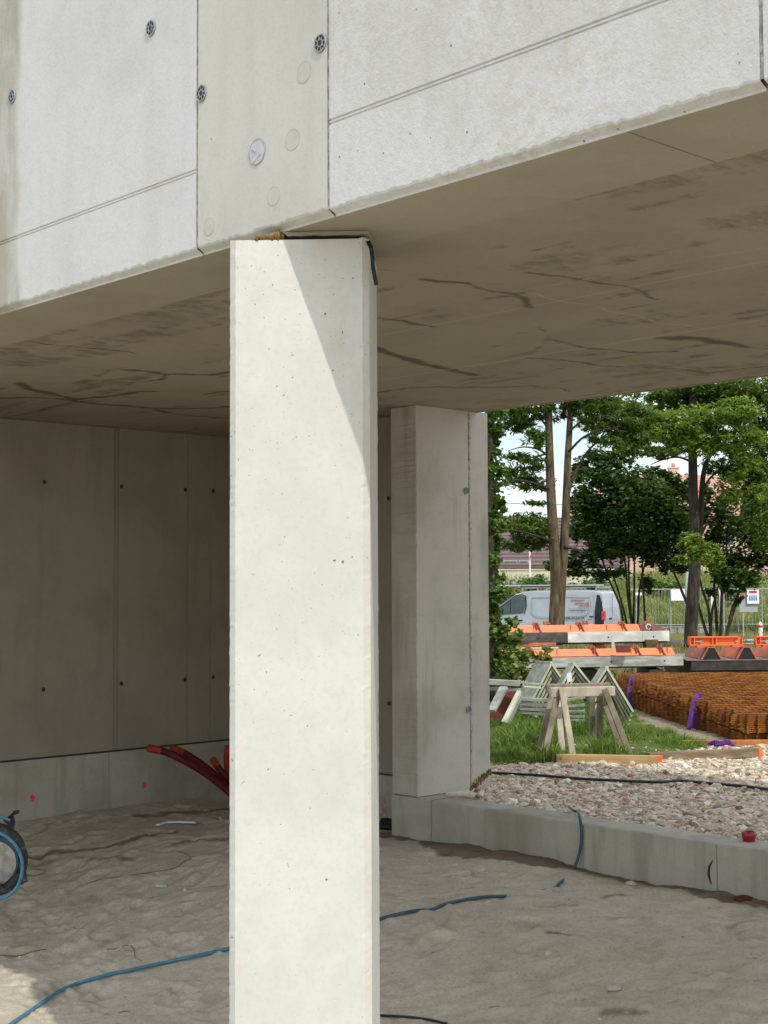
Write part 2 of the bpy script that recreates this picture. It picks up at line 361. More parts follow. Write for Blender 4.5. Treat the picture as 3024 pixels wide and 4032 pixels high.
MT['bluedark'] = simple('dusty_blue_cable', (.06, .13, .17), .6, .4, 25, .1, 90)
MT['red'] = simple('dark_red_conduit', (.11, .008, .010), .5, .35, 20, .1, 60)
MT['tape'] = simple('orange_tape', (.36, .045, .016), .5, .25, 20, .1, 60)
MT['redcap'] = simple('red_plastic', (.33, .012, .02), .3, .2, 20, .05, 60, .5)
MT['pink'] = simple('pink_marker_spray', (.85, .07, .20), .7, .2, 40, .1, 60)
MT['foam'] = simple('brown_foam', (.30, .19, .06), .95, .6, 30, .9, 60, .1)
MT['plug'] = simple('pale_plastic_plug', (.50, .51, .535), .5, .12, 30, .1, 60)
MT['insert'] = simple('black_insert', (.03, .036, .04), .55, .3, 20, .1, 60)
MT['insert_rim'] = simple('grey_insert_rim', (.40, .42, .42), .6, .4, 50, .1, 60)
MT["patch"] = simple("filled_patch", (.51, .505, .455), .85, .12, 20, .1, 60)
MT['mortar'] = simple('joint_mortar', (.46, .45, .42), .95, .5, 40, .9, 60, .1)
MT['shadowgap'] = simple('dark_gap', (.05, .045, .04), .9)
MT['white'] = simple('white_sheet', (.80, .81, .82), .5, .08, 8, .05, 40)
MT['van'] = simple('silver_white_paint', (.35, .39, .41), .3, .08, 4, .02, 40, .5)
MT['glass'] = simple('dark_glass', (.035, .07, .06), .08, .5, 3, .0, 40, .6)
MT['vanblack'] = simple('black_trim', (.014, .014, .016), .4, .3, 8, .05, 40)
MT['tyre'] = simple('tyre_rubber', (.025, .025, .025), .8)
MT['lamp'] = simple('red_lamp', (.55, .02, .02), .2, .2, 20, .0, 40, .6)
MT['grey_text'] = simple('dark_grey_print', (.055, .06, .065), .5)
MT['red_text'] = simple('red_print', (.45, .09, .10), .5)
MT['blue_text'] = simple('blue_print', (.10, .20, .60), .5)
MT['rack'] = simple('aluminium_rack', (.42, .45, .46), .4, .2, 10, .05, 40, .5, .6)
MT['grey'] = simple('grey_painted_steel', (.40, .42, .42), .5)
def tile_mat(name, c1, c2, sc):
    k = N(name); w = k.n('ShaderNodeTexWave'); w.wave_type = 'BANDS'; w.bands_direction = 'Z'; w.inputs['Scale'].default_value = sc; w.inputs['Distortion'].default_value = .3; k.l(k.co, w.inputs['Vector'])
    c = k.mix(k.mr(w.outputs['Fac'], .2, .7), c2, c1); c = k.mix(k.mr(k.noise(1.1, 5), .4, .7, 0, .4), c, c2)
    return k.fin(c, .85, k.bump(w.outputs['Fac'], .5, .05), .2)
MT['roof_dark'] = tile_mat('dark_roof_tile', (.165, .115, .11), (.085, .06, .06), 1.3)
MT['roof_red'] = tile_mat('pink_roof_tile', (.52, .31, .24), (.40, .22, .17), 1.6)
MT['cream'] = simple('cream_render', (.62, .56, .42), .9, .15, 1.5, .1, 20)
MT['pinkwall'] = simple('salmon_render', (.66, .47, .35), .9, .12, 1.5, .1, 20)
MT['stonewall'] = simple('stone_edging', (.44, .42, .36), .9, .5, 5, .6, 20)
# ------------------------------------------------------------------ the building (axes: u along the facade, b inwards, z up)
BROT = math.atan2(-VA[1], -VA[0])
bld = thing('concrete_building', (0, 0, 0), 'raw concrete building under construction with pale facade panels over an open dark bay', 'building', rotz=BROT)
ZS = 2.715
def bpart(mb, name, mat, **k): return mb.build(name, mat, bld, world=False, **k)
def panel(u0, u1, mat, groove, seed):
    us = np.concatenate([np.arange(u0, u1, .009), [u1]]) if u0 > -5.6 and u1 < -1.2 else np.concatenate([np.arange(u0, max(u0+.01, -5.6), .3), np.arange(max(u0, -5.6), min(u1, -1.2), .009), np.arange(min(u1, -1.2), u1, .3), [u1]])
    us = np.unique(np.round(us, 4)); us = us[(us >= u0-1e-6) & (us <= u1+1e-6)]
    e1 = (vnoise(us*60, us*0+seed, 3)-.5)*.007+(vnoise(us*9, us*0+seed, 5)-.5)*.0025; e2 = (vnoise(us*22, us*0+seed, 9)-.5)*.006
    prof = [(2.8035, 2.7146), (2.8020+e2*.3, 2.7212+e2*.7), (2.7800+e1*.3, 2.7335+e1*.9), (2.7770, 2.7400+e1*1.3)]
    if groove:
        g = 2.991; prof += [(2.777, g), (2.7815, g+.003), (2.7815, g+.005), (2.7775, g+.0075), (2.7775, g+.0115), (2.7815, g+.014), (2.7815, g+.016), (2.777, g+.019)]
    prof += [(2.777, z_) for z_ in np.arange(3.1 if groove else 2.85, 4.2, .1)]+[(2.777, 8.6), (2.8035, 8.6)]  # top carried far out of view with the storey that shades the yard
    n = len(us); m = len(prof)
    U = np.repeat(us[None, :], m, 0); Bv = np.stack([np.broadcast_to(p[0], n) for p in prof]); Z = np.stack([np.broadcast_to(p[1], n) for p in prof])
    o = grid_mesh('facade_panel', U, Bv, Z, mat, bld, world=False, smooth=False)
    return o
p_left = panel(-9.2, -3.9045, MT['facade'], True, 1); p_mid = panel(-3.8955, -3.2235, MT['facade_mid'], False, 2)
p_right = panel(-3.2145, -1.7245, MT['facade_rough'], True, 3); p_far = panel(-1.7145, 1.6, MT['facade_rough'], True, 4)
p_left['label'] = 'light grey panel with a horizontal groove and a weathered end'; p_mid['label'] = 'narrow beige panel without a groove'
p_right['label'] = 'pale pitted panel with a rising double groove'
for u in (-3.900, -3.219, -1.7195):
    zs = np.arange(2.735, 8.6, .012); w = .0044
    x = np.stack([zs*0+u-w-(vnoise(zs*40, zs*0, 1))*.002, zs*0+u, zs*0+u+w+(vnoise(zs*40, zs*0, 2))*.002]); y = np.stack([zs*0+2.7785, 2.7800+(vnoise(zs*35, zs*0+u, 4)-.5)*.006, zs*0+2.7785])
    grid_mesh('panel_joint', x, y, np.stack([zs]*3), MT['mortar'], bld, world=False, smooth=False)
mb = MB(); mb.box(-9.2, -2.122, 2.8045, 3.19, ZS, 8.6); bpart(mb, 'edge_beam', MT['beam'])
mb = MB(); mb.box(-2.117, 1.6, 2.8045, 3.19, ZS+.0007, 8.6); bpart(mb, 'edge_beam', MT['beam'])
# soffit with leak stains, board marks and a darker line along the side wall
us = np.arange(-9.0, 1.6, .0125); us = us[(us < -1.0) | (np.arange(len(us)) % 12 == 0)]
bs = np.arange(3.192, 6.7701, .0125); U, Bm = np.meshgrid(us, bs)
def seg_field(lines, U, Bm, conv):
    out = np.zeros_like(U); wob = (fbm(U*6, Bm*6, 4, 5)-.47)*.16
    for pts, w, s in lines:
        q = [conv(*p) for p in pts]
        for (x0, y0), (x1, y1) in zip(q[:-1], q[1:]):
            dx, dy = x1-x0, y1-y0; L2 = dx*dx+dy*dy+1e-9
            bx = (U > min(x0, x1)-.4) & (U < max(x0, x1)+.4) & (Bm > min(y0, y1)-.4) & (Bm < max(y0, y1)+.4)
            if not bx.any(): continue
            uu = U[bx]+wob[bx]*.7; bb = Bm[bx]-wob[bx]*.5
            t = np.clip(((uu-x0)*dx+(bb-y0)*dy)/L2, 0, 1); d = np.hypot(uu-x0-t*dx, bb-y0-t*dy)
            out[bx] = np.maximum(out[bx], s*(1-sst(d, 0, w*1.55)))
    return out
def c1(k): return lambda x, y: (1400+x/1.0216, 1000+y/1.0216)
def sc_(x, y): l = loc(onz(1400+x/1.0216, 1000+y/1.0216, ZS)); return l[0], l[1]
def sl_(x, y): l = loc(onz(x/1.746, 1100+y/1.746, ZS)); return l[0], l[1]
LR = [([(680, 90), (860, 105), (1000, 130), (1150, 155), (1215, 190)], .022, .85), ([(270, 110), (420, 130), (520, 155), (600, 170), (680, 185), (700, 220)], .03, .9), ([(80, 262), (200, 280), (325, 298)], .03, .9),
      ([(80, 385), (200, 425), (350, 465), (480, 492)], .05, 1), ([(80, 565), (200, 548), (340, 540), (480, 545), (700, 535), (850, 555)], .04, .8), ([(730, 300), (780, 340), (740, 380), (700, 410)], .03, .6),
      ([(800, 350), (870, 370), (960, 385), (1050, 395), (1150, 408), (1290, 398)], .03, .8), ([(700, 420), (900, 440), (1000, 455), (1150, 465), (1300, 470), (1420, 485), (1659, 455)], .035, .8),
      ([(1240, 345), (1400, 350), (1500, 365), (1560, 378)], .07, .95), ([(1560, 378), (1659, 388)], .02, .7), ([(1659, 60), (1550, 90), (1380, 120), (1200, 160)], .05, .45), ([(80, 70), (165, 75)], .012, .9), ([(1180, 8), (1210, 15)], .01, .9)]
LL = [([(130, 430), (330, 460), (600, 485), (800, 495), (930, 525)], .018, .95), ([(130, 720), (200, 765), (350, 795), (450, 820), (520, 850), (700, 870), (900, 880), (1100, 895), (1300, 900), (1570, 885)], .05, 1),
      ([(0, 828), (200, 825), (400, 830), (480, 840), (700, 815), (900, 790), (1060, 780)], .045, 1), ([(480, 860), (380, 880), (290, 905)], .03, .8), ([(860, 630), (1000, 640), (1150, 660), (1450, 665), (1570, 645)], .04, 1),
      ([(820, 740), (950, 720), (1110, 695), (1150, 660)], .025, .9), ([(1070, 905), (1180, 935), (1380, 950), (1570, 965)], .06, .8), ([(1400, 805), (1500, 785), (1570, 785)], .03, .8), ([(960, 430), (1080, 442)], .015, .7), ([(1360, 445), (1500, 465)], .02, .8), ([(0, 955), (600, 1010), (1000, 1050), (1570, 1095)], .05, .6)]
st = np.maximum(seg_field(LR, U, Bm, sc_), seg_field(LL, U, Bm, sl_))
st = np.maximum(st, .55*sst(fbm(U*1.1, Bm*3.1, 5, 31), .5, .7)); st = np.maximum(st, .6*sst(fbm(U*2.2+Bm, Bm*9, 5, 37), .58, .7))
LG = [([(460, 460), (700, 418), (950, 378), (1250, 330)], .007, 1), ([(680, 165), (950, 215), (1250, 285), (1450, 310)], .008, .9), ([(700, 150), (960, 105), (1300, 45), (1659, -20)], .006, .8), ([(740, 420), (900, 445)], .02, .6), ([(640, 530), (780, 545), (850, 560)], .02, .8)]
lg = seg_field(LG, U, Bm, sc_)
for bb in (4.34, 5.31): lg = np.maximum(lg, .8*(1-sst(np.abs(Bm-bb), .004, .012)))
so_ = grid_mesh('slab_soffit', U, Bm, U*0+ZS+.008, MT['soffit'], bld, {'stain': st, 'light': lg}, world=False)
so_.data.flip_normals()
mb = MB(); mb.box(-9.2, 1.6, 3.193, 6.77, ZS+.012, 2.98); mb.box(-9.2, 1.6, 3.193, 6.77, 8.4, 8.6); mb.box(-9.2, 1.6, 6.55, 6.768, 2.981, 8.399); bpart(mb, 'slab_with_shading_storey', MT['soffit'])  # floor slab, plus unseen upper rear wall and roof raised to shade the yard
mb = MB(); mb.box(-9.0, 1.6, 6.7705, 6.776, ZS+.001, ZS+.06); bpart(mb, 'slab_edge', MT['beam'])
# walls of the bay, with formwork seams as shallow grooves
def seamed(axis, pos, t0, t1, z0, z1, seams, sign, thick, mat, name):
    mb = MB(); ts = [t0]; off = [0]
    for s_0 in sorted(seams):
        for d in (-.009, -.004, 0, .004, .009): ts.append(s_0+d); off.append({-.009: 0, -.004: .007, 0: -.001, .004: .007, .009: 0}[d])
    ts.append(t1); off.append(0); P = []
    for t, o in zip(ts, off): P.append((t, pos+sign*o))
    P += [(t1, pos+sign*thick), (t0, pos+sign*thick)]
    poly = [((p, t) if axis == 'u' else (t, p)) for t, p in P]
    mb.prism([(x, y, z0) for x, y in poly], (0, 0, z0), (0, 0, z1)); return bpart(mb, name, mat)
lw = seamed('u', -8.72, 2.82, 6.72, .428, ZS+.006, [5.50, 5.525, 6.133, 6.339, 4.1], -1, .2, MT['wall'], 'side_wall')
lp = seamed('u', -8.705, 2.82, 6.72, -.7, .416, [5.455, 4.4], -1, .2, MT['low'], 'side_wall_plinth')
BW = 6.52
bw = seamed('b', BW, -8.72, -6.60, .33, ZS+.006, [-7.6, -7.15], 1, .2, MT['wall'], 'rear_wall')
bp = seamed('b', BW-.015, -8.70, -6.61, -.7, .32, [-7.8], 1, .2, MT['low'], 'rear_wall_plinth')
mb = MB(); mb.box(-8.7, -7.5, 2.82, 3.0, -.8, ZS-.002); bpart(mb, 'light_block_wall', MT['wall'])  # unseen wall added to keep daylight off the side wall
mb = MB(); mb.box(-8.72, -8.716, 3.01, 6.5, .416, .428); mb.box(-8.7, -6.6, BW-.003, BW, .32, .33); bpart(mb, 'construction_joint', MT['shadowgap'])
# free wall end (pier) with a formwork seam
mb = MB(); q = [(-6.375, 6.218), (-6.372, 6.24), (-6.37, 6.69), (-6.376, 6.695), (-6.366, 6.703), (-6.372, 6.71), (-6.372, 6.88), (-6.39, 6.885), (-6.60, 6.885), (-6.605, 6.225), (-6.6, 6.218)]
q = [(-6.3745, 6.2175), (-6.371, 6.222)]+q[1:]; zl = list(np.arange(.272, ZS-.012, .012))+[ZS+.0065]; nq = len(q)
for z in zl:
    for i, (x, y) in enumerate(q):
        e = .007 if i in (0, 1, nq-4, nq-3) else (.002 if 3 <= i <= 6 else .0)
        ja = (float(vnoise(np.array(z*26.), np.array(i*3.3), 5))-.5)*e*(1.6 if i >= nq-4 else .6); jb = (float(vnoise(np.array(z*60.), np.array(i*5.3), 6))-.5)*e
        mb.v.append((x+ja+jb*.4, y+jb-(ja if i >= nq-4 else 0), z))
for i in range(len(zl)-1):
    for j in range(nq): mb.f.append((i*nq+j, i*nq+(j+1) % nq, (i+1)*nq+(j+1) % nq, (i+1)*nq+j)); mb.mi.append(0)
mb.f += [tuple(range(nq))[::-1], tuple((len(zl)-1)*nq+j for j in range(nq))]; mb.mi += [0, 0]; pier = bpart(mb, 'wall_pier', MT['stub'])
mb = MB(); zs = np.linspace(.3, 2.7, 160)
for i in range(159):
    a = R.uniform(.002, .006); mb.box(-6.372+0, -6.372+a, 6.697+R.uniform(-.006, .004), 6.706+R.uniform(-.002, .008), zs[i], zs[i+1])
bpart(mb, 'cement_seam', MT['mortar'])
mb = MB()
for i in range(46):
    b = 6.69+i*.0042; x = -6.372+R.uniform(0, .012); zz = .285+.09*(b-6.69)/.2+R.uniform(-.012, .012)
    mb.box(-6.38, x, b, b+.005, zz-R.uniform(.015, .03), zz+R.uniform(.0, .02))
bpart(mb, 'foam_sealant', MT['foam'])
mb = MB()
for i in range(26): b = 6.222-.004; u = -6.595+i*.0085; mb.box(u, u+.0085, b-R.uniform(0, .006), b+.006, ZS-.062+R.uniform(-.01, .01), ZS+.004)
bpart(mb, 'mortar_packing', MT['stub'])
# tie-hole inserts
def insert(px, py, plane, n, r, fac, big):
    P = loc(onplane(px, py, plane*n, n)) if True else None
    ax = {'b': (0, -1, 0), 'u': (1, 0, 0)}[fac]; A = np.array(ax, float); C0 = P+A*.001
    mb = MB(); mb.ring(C0, ax, 0, r, .0015, 22); o = mb.build('tie_hole_insert', MT['insert'], bld, world=False)
    mb = MB(); mb.ring(C0+A*.0002, ax, r*.88, r*1.06, .003, 24)
    if big:
        mb.ring(C0+A*.0002, ax, r*.36, r*.48, .0028, 16); e1 = Vector(ax).orthogonal().normalized(); e2 = Vector(ax).cross(e1)
        for j in range(8):
            t = math.pi*j/4+.2; d = e1*math.cos(t)+e2*math.sin(t); p = Vector([float(v) for v in C0+A*.0015]); mb.bar(p+d*r*.45, p+d*r*.92, r*.09, .002, ax)
    rm = mb.build('rim', MT['insert_rim'] if big else MT['mortar'], o, world=False)
for px, py in ((48, 380), (594, 112), (794, 368), (1262, 170)): insert(px, py, 2.776, VB, .0275, 'b', True)
for px, py in ((175, 1898), (478, 1916), (729, 1928), (839, 1933), (170, 2714), (477, 2691), (728, 2676), (839, 2666)): insert(px, py, 8.717, VA, .018, 'u', False)
for px, py in ((1531, 1963), (1533, 2770)): insert(px, py, BW-.003, VB, .018, 'b', False)
for px, py in ((1838, 1932), (1847, 2793)): insert(px, py, 6.362, VA, .021, 'u', True)
P = loc(onplane(1012, 598, VB*2.776, VB)); mb = MB(); mb.ring(P+np.array([0, 0, 0]), (0, -1, 0), 0, .041, .0010, 32); pl_ = bpart(mb, 'sealing_disc', MT['plug'])
mb = MB(); mb.ring(P+np.array([0, -.0005, 0]), (0, -1, 0), .039, .0425, .0012, 32); mb.bar(P+np.array([-.028, -.0012, .012]), P+np.array([-.002, -.0012, -.004]), .0035, .002, (0, -1, 0)); mb.bar(P+np.array([-.02, -.0012, -.034]), P+np.array([.02, -.0012, -.012]), .002, .002, (0, -1, 0)); mb.build('disc_rim', MT['insert_rim'], pl_, world=False)
for px, py, r in ((1197, 284, .034), (1152, 549, .034), (1078, 772, .03), (823, 892, .03)):
    P = loc(onplane(px, py, VB*2.7765, VB)); mb = MB(); mb.ring(P, (0, -1, 0), r*.965, r, .0006, 30); mb.ring(P, (0, -1, 0), 0, r*.95, .0002, 30); bpart(mb, 'filled_hole', MT['patch'])
for px, py in ((128, 3141), (569, 3091)):
    P = loc(onplane(px, py, VA*8.703, VA)); mb = MB(); t = [(math.cos(i*.5236)*.017*R.uniform(.8, 1.2), math.sin(i*.5236)*.024*R.uniform(.8, 1.2)) for i in range(12)]
    mb.prism([(P[0], P[1]+x, P[2]+y) for x, y in t], (0, 0, 0), (.0015, 0, 0)); bpart(mb, 'pink_mark', MT['pink'])
# ------------------------------------------------------------------ the column
pl, pr = np.array([-.499, 4.553])*.9755, np.array([-.046, 4.528])*.9755; dv = (pr-pl)/np.linalg.norm(pr-pl); nv = np.array([-dv[1], dv[0]]); CW = .4429
clm = thing('concrete_column', (*(pl+dv*CW/2+nv*CW/2), -.6), 'square precast concrete column with chamfered corners, sunlit with a slanting shadow', 'column')
def cp(x, y): return pl+dv*x+nv*y
ch = .021; e_ = .010; oct_ = [(ch, 0), (ch+e_, 0), (CW-ch-e_, 0), (CW-ch, 0), (CW, ch), (CW, ch+e_), (CW, CW-ch-e_), (CW, CW-ch), (CW-ch, CW), (ch, CW), (0, CW-ch), (0, CW-ch-e_), (0, ch+e_), (0, ch)]; fixed = {(ch+e_, 0), (CW-ch-e_, 0), (CW, ch+e_), (CW, CW-ch-e_), (0, CW-ch-e_), (0, ch+e_)}
cj = lambda t, z, k: (float(vnoise(np.array(z*70.), np.array(t*90.+k*7), k))-.5)*.0022*(float(vnoise(np.array(z*9.), np.array(t*50.), k+4)) > .45)
mb = MB(); zz = [-.6]+list(np.arange(-.3, 2.66, .011))+[2.678, 2.6885]; n = 14
for i, z in enumerate(zz):
    for x, y in oct_:
        w_ = 0 if (x, y) in fixed else 1; q = cp(x+w_*cj(x, z, 1), y+w_*cj(y, z, 2)); top = .004*(i == len(zz)-1)
        mb.v.append((q[0], q[1], z+R.uniform(-top, top)))
for i in range(len(zz)-1):
    for j in range(n): mb.f.append((i*n+j, i*n+(j+1) % n, i*n+n+(j+1) % n, i*n+n+j)); mb.mi.append(0)
mb.f.append(tuple(len(zz)*n-n+j for j in range(n))); mb.mi.append(0)
mb.build('shaft', MT['column'], clm)
mb = MB(); a, b = cp(.16, .06), cp(.16, .06)
mb.prism([(*cp(x, y), 2.686) for x, y in ((.17, .03), (.425, .03), (.425, .40), (.10, .40), (.12, .2))], (0, 0, 0), (0, 0, ZS-2.686-.0012)); mb.build('bearing_pad', MT['black'], clm)
mb = MB(); fx = [.185+i*.02 for i in range(13)]; mb.prism([(*cp(.17, .012), ZS-.0016)]+[(*cp(.17, .012), ZS-.003)]+[(*cp(x, .012), ZS-.012-R.uniform(0, .004)) for x in fx]+[(*cp(.4429, .012), ZS-.010), (*cp(.4429, .012), ZS-.0016)], (0, 0, 0), (*(nv*.36), 0)); mb.build('mortar_fin', MT['beam'], clm)
mb = MB()
for i in range(16):
    x = .075+i*.0062; q = cp(x, R.uniform(.0, .014)); mb.tube([(q[0], q[1], 2.683), (q[0]+.004, q[1]+.003, 2.690+i*.0012+R.uniform(0, .006)), (q[0], q[1]+.03, 2.696+i*.001)], [.005, R.uniform(.004, .008), .003], 6)
mb.build('rusty_packing', MT['foam'], clm, smooth=True)
mb = MB(); d0 = cp(CW, .03)
pts = [at(1449, 950, 4.43), at(1461, 975, 4.40), at(1466, 1010, 4.40), at(1469, 1055, 4.40), at(1477, 1095, 4.40), at(1482, 1122, 4.40)]
for p_, q_ in zip(pts[:-1], pts[1:]): mb.bar(p_, q_+(q_-p_)*.03, .013, .004, (0, 1, 0))
mb.build('hanging_strip', MT['black'], clm)
# ------------------------------------------------------------------ low wall towards the yard
lww = thing('low_concrete_wall', wld(-4, 6.33, -.1), 'low grey concrete footing wall between the sand floor and the gravel yard', 'wall', rotz=BROT)
ui = -6.255; us = np.concatenate([np.arange(-6.61, -2.6, .02), np.arange(-2.6, 1.61, .2)])
def lowpart(u0, u1, zt, nm):
    uu = np.unique(np.concatenate([[u0], us[(us > u0) & (us < u1)], [u1]])); n = len(uu); e = (vnoise(uu*40, uu*0, 8)-.5)*.006; e2 = (vnoise(uu*5, uu*0, 18)-.5)*.008
    prof = [(6.22, -.8+e*0), (6.22, zt-.012+e), (6.226+e*.4, zt-.003+e2*.4), (6.24, zt+e2*.5), (6.43, zt+e2), (6.44, zt-.012), (6.44, -.8+e*0)]
    U = np.repeat(uu[None], len(prof), 0); Bv = np.stack([np.broadcast_to(p[0], n) for p in prof]); Z = np.stack([np.broadcast_to(p[1], n) for p in prof])
    W3 = -U[..., None]*VA+Bv[..., None]*VB; o = grid_mesh(nm, W3[..., 0], W3[..., 1], Z, MT['low'], lww, smooth=False); o.data.flip_normals(); return o
lowpart(-6.612, -6.257, .266, 'wall_section'); lowpart(-6.254, -4.196, .264, 'wall_section'); lowpart(-4.193, 1.6, .268, 'wall_section')
mb = MB(); mb.hexa([wld(*p) for p in ((-6.61, 6.205, -.8), (-6.61, 6.219, -.8), (-6.61, 6.219, .1), (-6.61, 6.205, .1), (-6.6, 6.2055, -.8), (-6.6, 6.219, -.8), (-6.6, 6.219, .1), (-6.6, 6.2055, .1))])
mb = MB(); pts = [onplane(px, py, VB*6.2185, VB) for px, py in ((2806, 3388), (2793, 3412), (2790, 3440), (2796, 3470), (2802, 3482))]
mb.tube(pts, [.002, .006, .007, .005, .002], 6); mb.build('hooked_scar', MT['shadowgap'], lww)
# ------------------------------------------------------------------ sand floor
def sand_f(u, b):
    z = sand_base(u, b)
    z = z+(fbm(u*1.3, b*1.3, 3, 2)-.45)*.05
    r1 = fbm(u*5+2*fbm(u*2, b*2, 2, 8), b*7, 4, 3); z = z+(r1-.47)*.022
    d = fbm(u*4.2+9, b*5.5, 3, 12); z = z-.024*sst(d, .55, .70)+.008*sst(d, .47, .55)
    z = z+(fbm(u*16, b*23, 3, 4)-.47)*.017*(.4+1.2*sst(fbm(u*2.1, b*2.1, 2, 88), .3, .6))+(np.abs(fbm(u*26+3*r1, b*40, 3, 14)-.45))*-.03+(fbm(u*44, b*60, 2, 19)-.37)*.007
    edge = sst(b, 5.9, 6.2)*sst(-u, 2.0, 2.4)*(1-sst(-u, 6.6, 6.75)); z = z+edge*(.02+.07*(fbm(u*2.2, b*0, 3, 44)-.45))
    z = z+.03*sst(-u, 8.3, 8.7)
    return z
gu = np.arange(-9.2, 4.5, .0135); gb = np.arange(-3.3, 6.4, .0135); GU, GB = np.meshgrid(gu, gb); HS = sand_f(GU, GB)
for k in range(520):
    u0, b0 = R.uniform(-8.6, -1.6), R.uniform(2.5, 6.1); an = R.choice((.5, 2.2, 3.6, 5.2))+R.gauss(0, .5); ln, wd, dp = R.uniform(.08, .15), R.uniform(.035, .055), R.uniform(.003, .013)*(1 if b0 < 5.9 else .5)
    i0, i1 = np.searchsorted(gu, (u0-.3, u0+.3)); j0, j1 = np.searchsorted(gb, (b0-.3, b0+.3)); uu, vv = GU[j0:j1, i0:i1]-u0, GB[j0:j1, i0:i1]-b0
    x = (uu*math.cos(an)+vv*math.sin(an))/ln; y = (-uu*math.sin(an)+vv*math.cos(an))/(wd*(1+.25*np.sin(x*2.2))); r = np.hypot(x, y)+(fbm(uu*14+k, vv*14, 3, 9)-.47)*.7
    HS[j0:j1, i0:i1] += -dp*(1-sst(r, .55, 1.05))+dp*.55*np.exp(-((r-1.3)/.28)**2)*(1+.6*x)
def sand_h(u, b):
    x = np.clip((u-gu[0])/.0135, 0, len(gu)-2.001); y = np.clip((b-gb[0])/.0135, 0, len(gb)-2.001); i = x.astype(int); j = y.astype(int); fx, fy = x-i, y-j
    return (HS[j, i]*(1-fx)+HS[j, i+1]*fx)*(1-fy)+(HS[j+1, i]*(1-fx)+HS[j+1, i+1]*fx)*fy
ub = np.concatenate([np.arange(-8.71, -1.6, .0135), np.arange(-1.6, 4, .15)]); bb = np.concatenate([np.arange(-3, 2.5, .14), np.arange(2.5, 6.24, .0135), [6.26]])
U, Bm = np.meshgrid(ub, bb); Z = sand_h(U, Bm)
brownish = .95*sst(Bm+(fbm(U*2.2, Bm*0, 3, 44)-.45)*.35+(fbm(U*9, Bm*9, 3, 61)-.47)*.12, 6.02, 6.13)*sst(-U, 1, 2)*(1-sst(-U, 6.7, 7.0))  # darker brown band of sand along the low wall
def sd_(x, y): l = loc(on_sand(x/1.661, 2700+y/1.661)); return l[0], l[1]
brownish = np.maximum(brownish, seg_field([([(170, 1120), (300, 1100), (450, 1090), (560, 1075), (800, 1035), (1000, 985), (1150, 960)], .055, .85), ([(600, 1130), (740, 1120), (860, 1145)], .05, .7), ([(200, 1160), (330, 1150)], .09, .6), ([(1150, 1040), (1300, 1010), (1480, 1000)], .06, .7), ([(900, 850), (1200, 830), (1480, 800)], .07, .8), ([(970, 1390), (1150, 1340), (1300, 1330), (1480, 1300)], .025, .6), ([(420, 1600), (490, 1585), (555, 1582)], .012, .75), ([(990, 1550), (1040, 1530), (1090, 1520)], .012, .7)], U, Bm, sd_))
def sr_2(x, y): l = loc(on_sand(1400+x/1.0216, 2900+y/1.0216)); return l[0], l[1]
brownish = np.maximum(brownish, seg_field([([(1010, 650), (1080, 640)], .05, .7), ([(780, 790), (860, 800)], .03, .8), ([(270, 650), (350, 655)], .03, .6), ([(1000, 1110), (1150, 1095)], .04, .7), ([(420, 610), (480, 608)], .02, .7), ([(1500, 760), (1600, 740)], .05, .6), ([(1030, 735), (1120, 728)], .03, .6), ([(820, 680), (900, 685)], .03, .6), ([(310, 870), (350, 870)], .015, .8), ([(540, 1080), (580, 1082)], .02, .7)], U, Bm, sr_2))
brownish = np.maximum(brownish, .45*sst(fbm(U*3.1, Bm*3.9, 4, 77), .56, .72))
W3 = -U[..., None]*VA+Bm[..., None]*VB
tag(grid_mesh('sand_floor', W3[..., 0], W3[..., 1], Z, MT['sand'], None, {'stain': brownish}), kind='structure')
# ground behind the camera / outside
xs = np.linspace(-60, 60, 61)
U, Bm = np.meshgrid(np.linspace(-60, 60, 50), np.linspace(-60, 2.3, 30)); W3 = -U[..., None]*VA+Bm[..., None]*VB
tag(grid_mesh('site_ground', W3[..., 0], W3[..., 1], U*0-.46-.25*sst(-Bm, -1, 8), MT['front'], None), kind='structure')
# ------------------------------------------------------------------ yard and terrain behind
GR = [(1900, 3022), (2060, 3014), (2190, 3008), (2420, 3010), (2620, 2985), (2700, 2958), (2790, 2948), (2740, 2925), (2640, 2900), (2560, 2850), (2470, 2800), (2300, 2770), (1900, 2760)]
GP = np.array([on_rear(*p)[:2] for p in GR])
def inpoly(x, y, P):
    r = np.zeros(x.shape, bool); j = len(P)-1
    for i in range(len(P)):
        xi, yi = P[i]; xj, yj = P[j]
        cnd = ((yi > y) != (yj > y)) & (x < (xj-xi)*(y-yi)/(yj-yi+1e-12)+xi); r ^= cnd; j = i
    return r
ys = np.concatenate([np.arange(4.5, 26, .12), np.arange(26, 90, .8), np.geomspace(90, 1500, 26)]); tx = np.linspace(-1.0, 1.0, 240)
Y = np.repeat(ys[:, None], 240, 1); X = tx[None, :]*(6+ys[:, None]*.9)
ok = X*VB[0]+Y*VB[1]
Z = rear_z(X, Y)+(fbm(X*.9, Y*.9, 4, 21)-.47)*.05+(fbm(X*.11, Y*.11, 3, 29)-.47)*.5*sst(Y, 40, 90)
gr = np.where(Y > 19.5, .9, np.where(inpoly(X, Y, GP), 1.0, .0)); gr = np.where((Y > 19) & (Y < 23) & (X > 3.2), .5, gr)
lane = (Y > 12.5) & (Y < 20) & ~inpoly(X, Y, GP); gr = np.where(lane, np.maximum(gr, .5), gr)
Z = np.where(ok < 6.45, np.minimum(Z, -.9), Z)
tag(grid_mesh('ground', X, Y, Z, MT['ground'], None, {'grass': gr}), kind='structure')
mb = MB(); mb.box(-40, 45, 48, 55, -.7, -.64); tag(mb.build('road', MT['asphalt']), kind='structure')
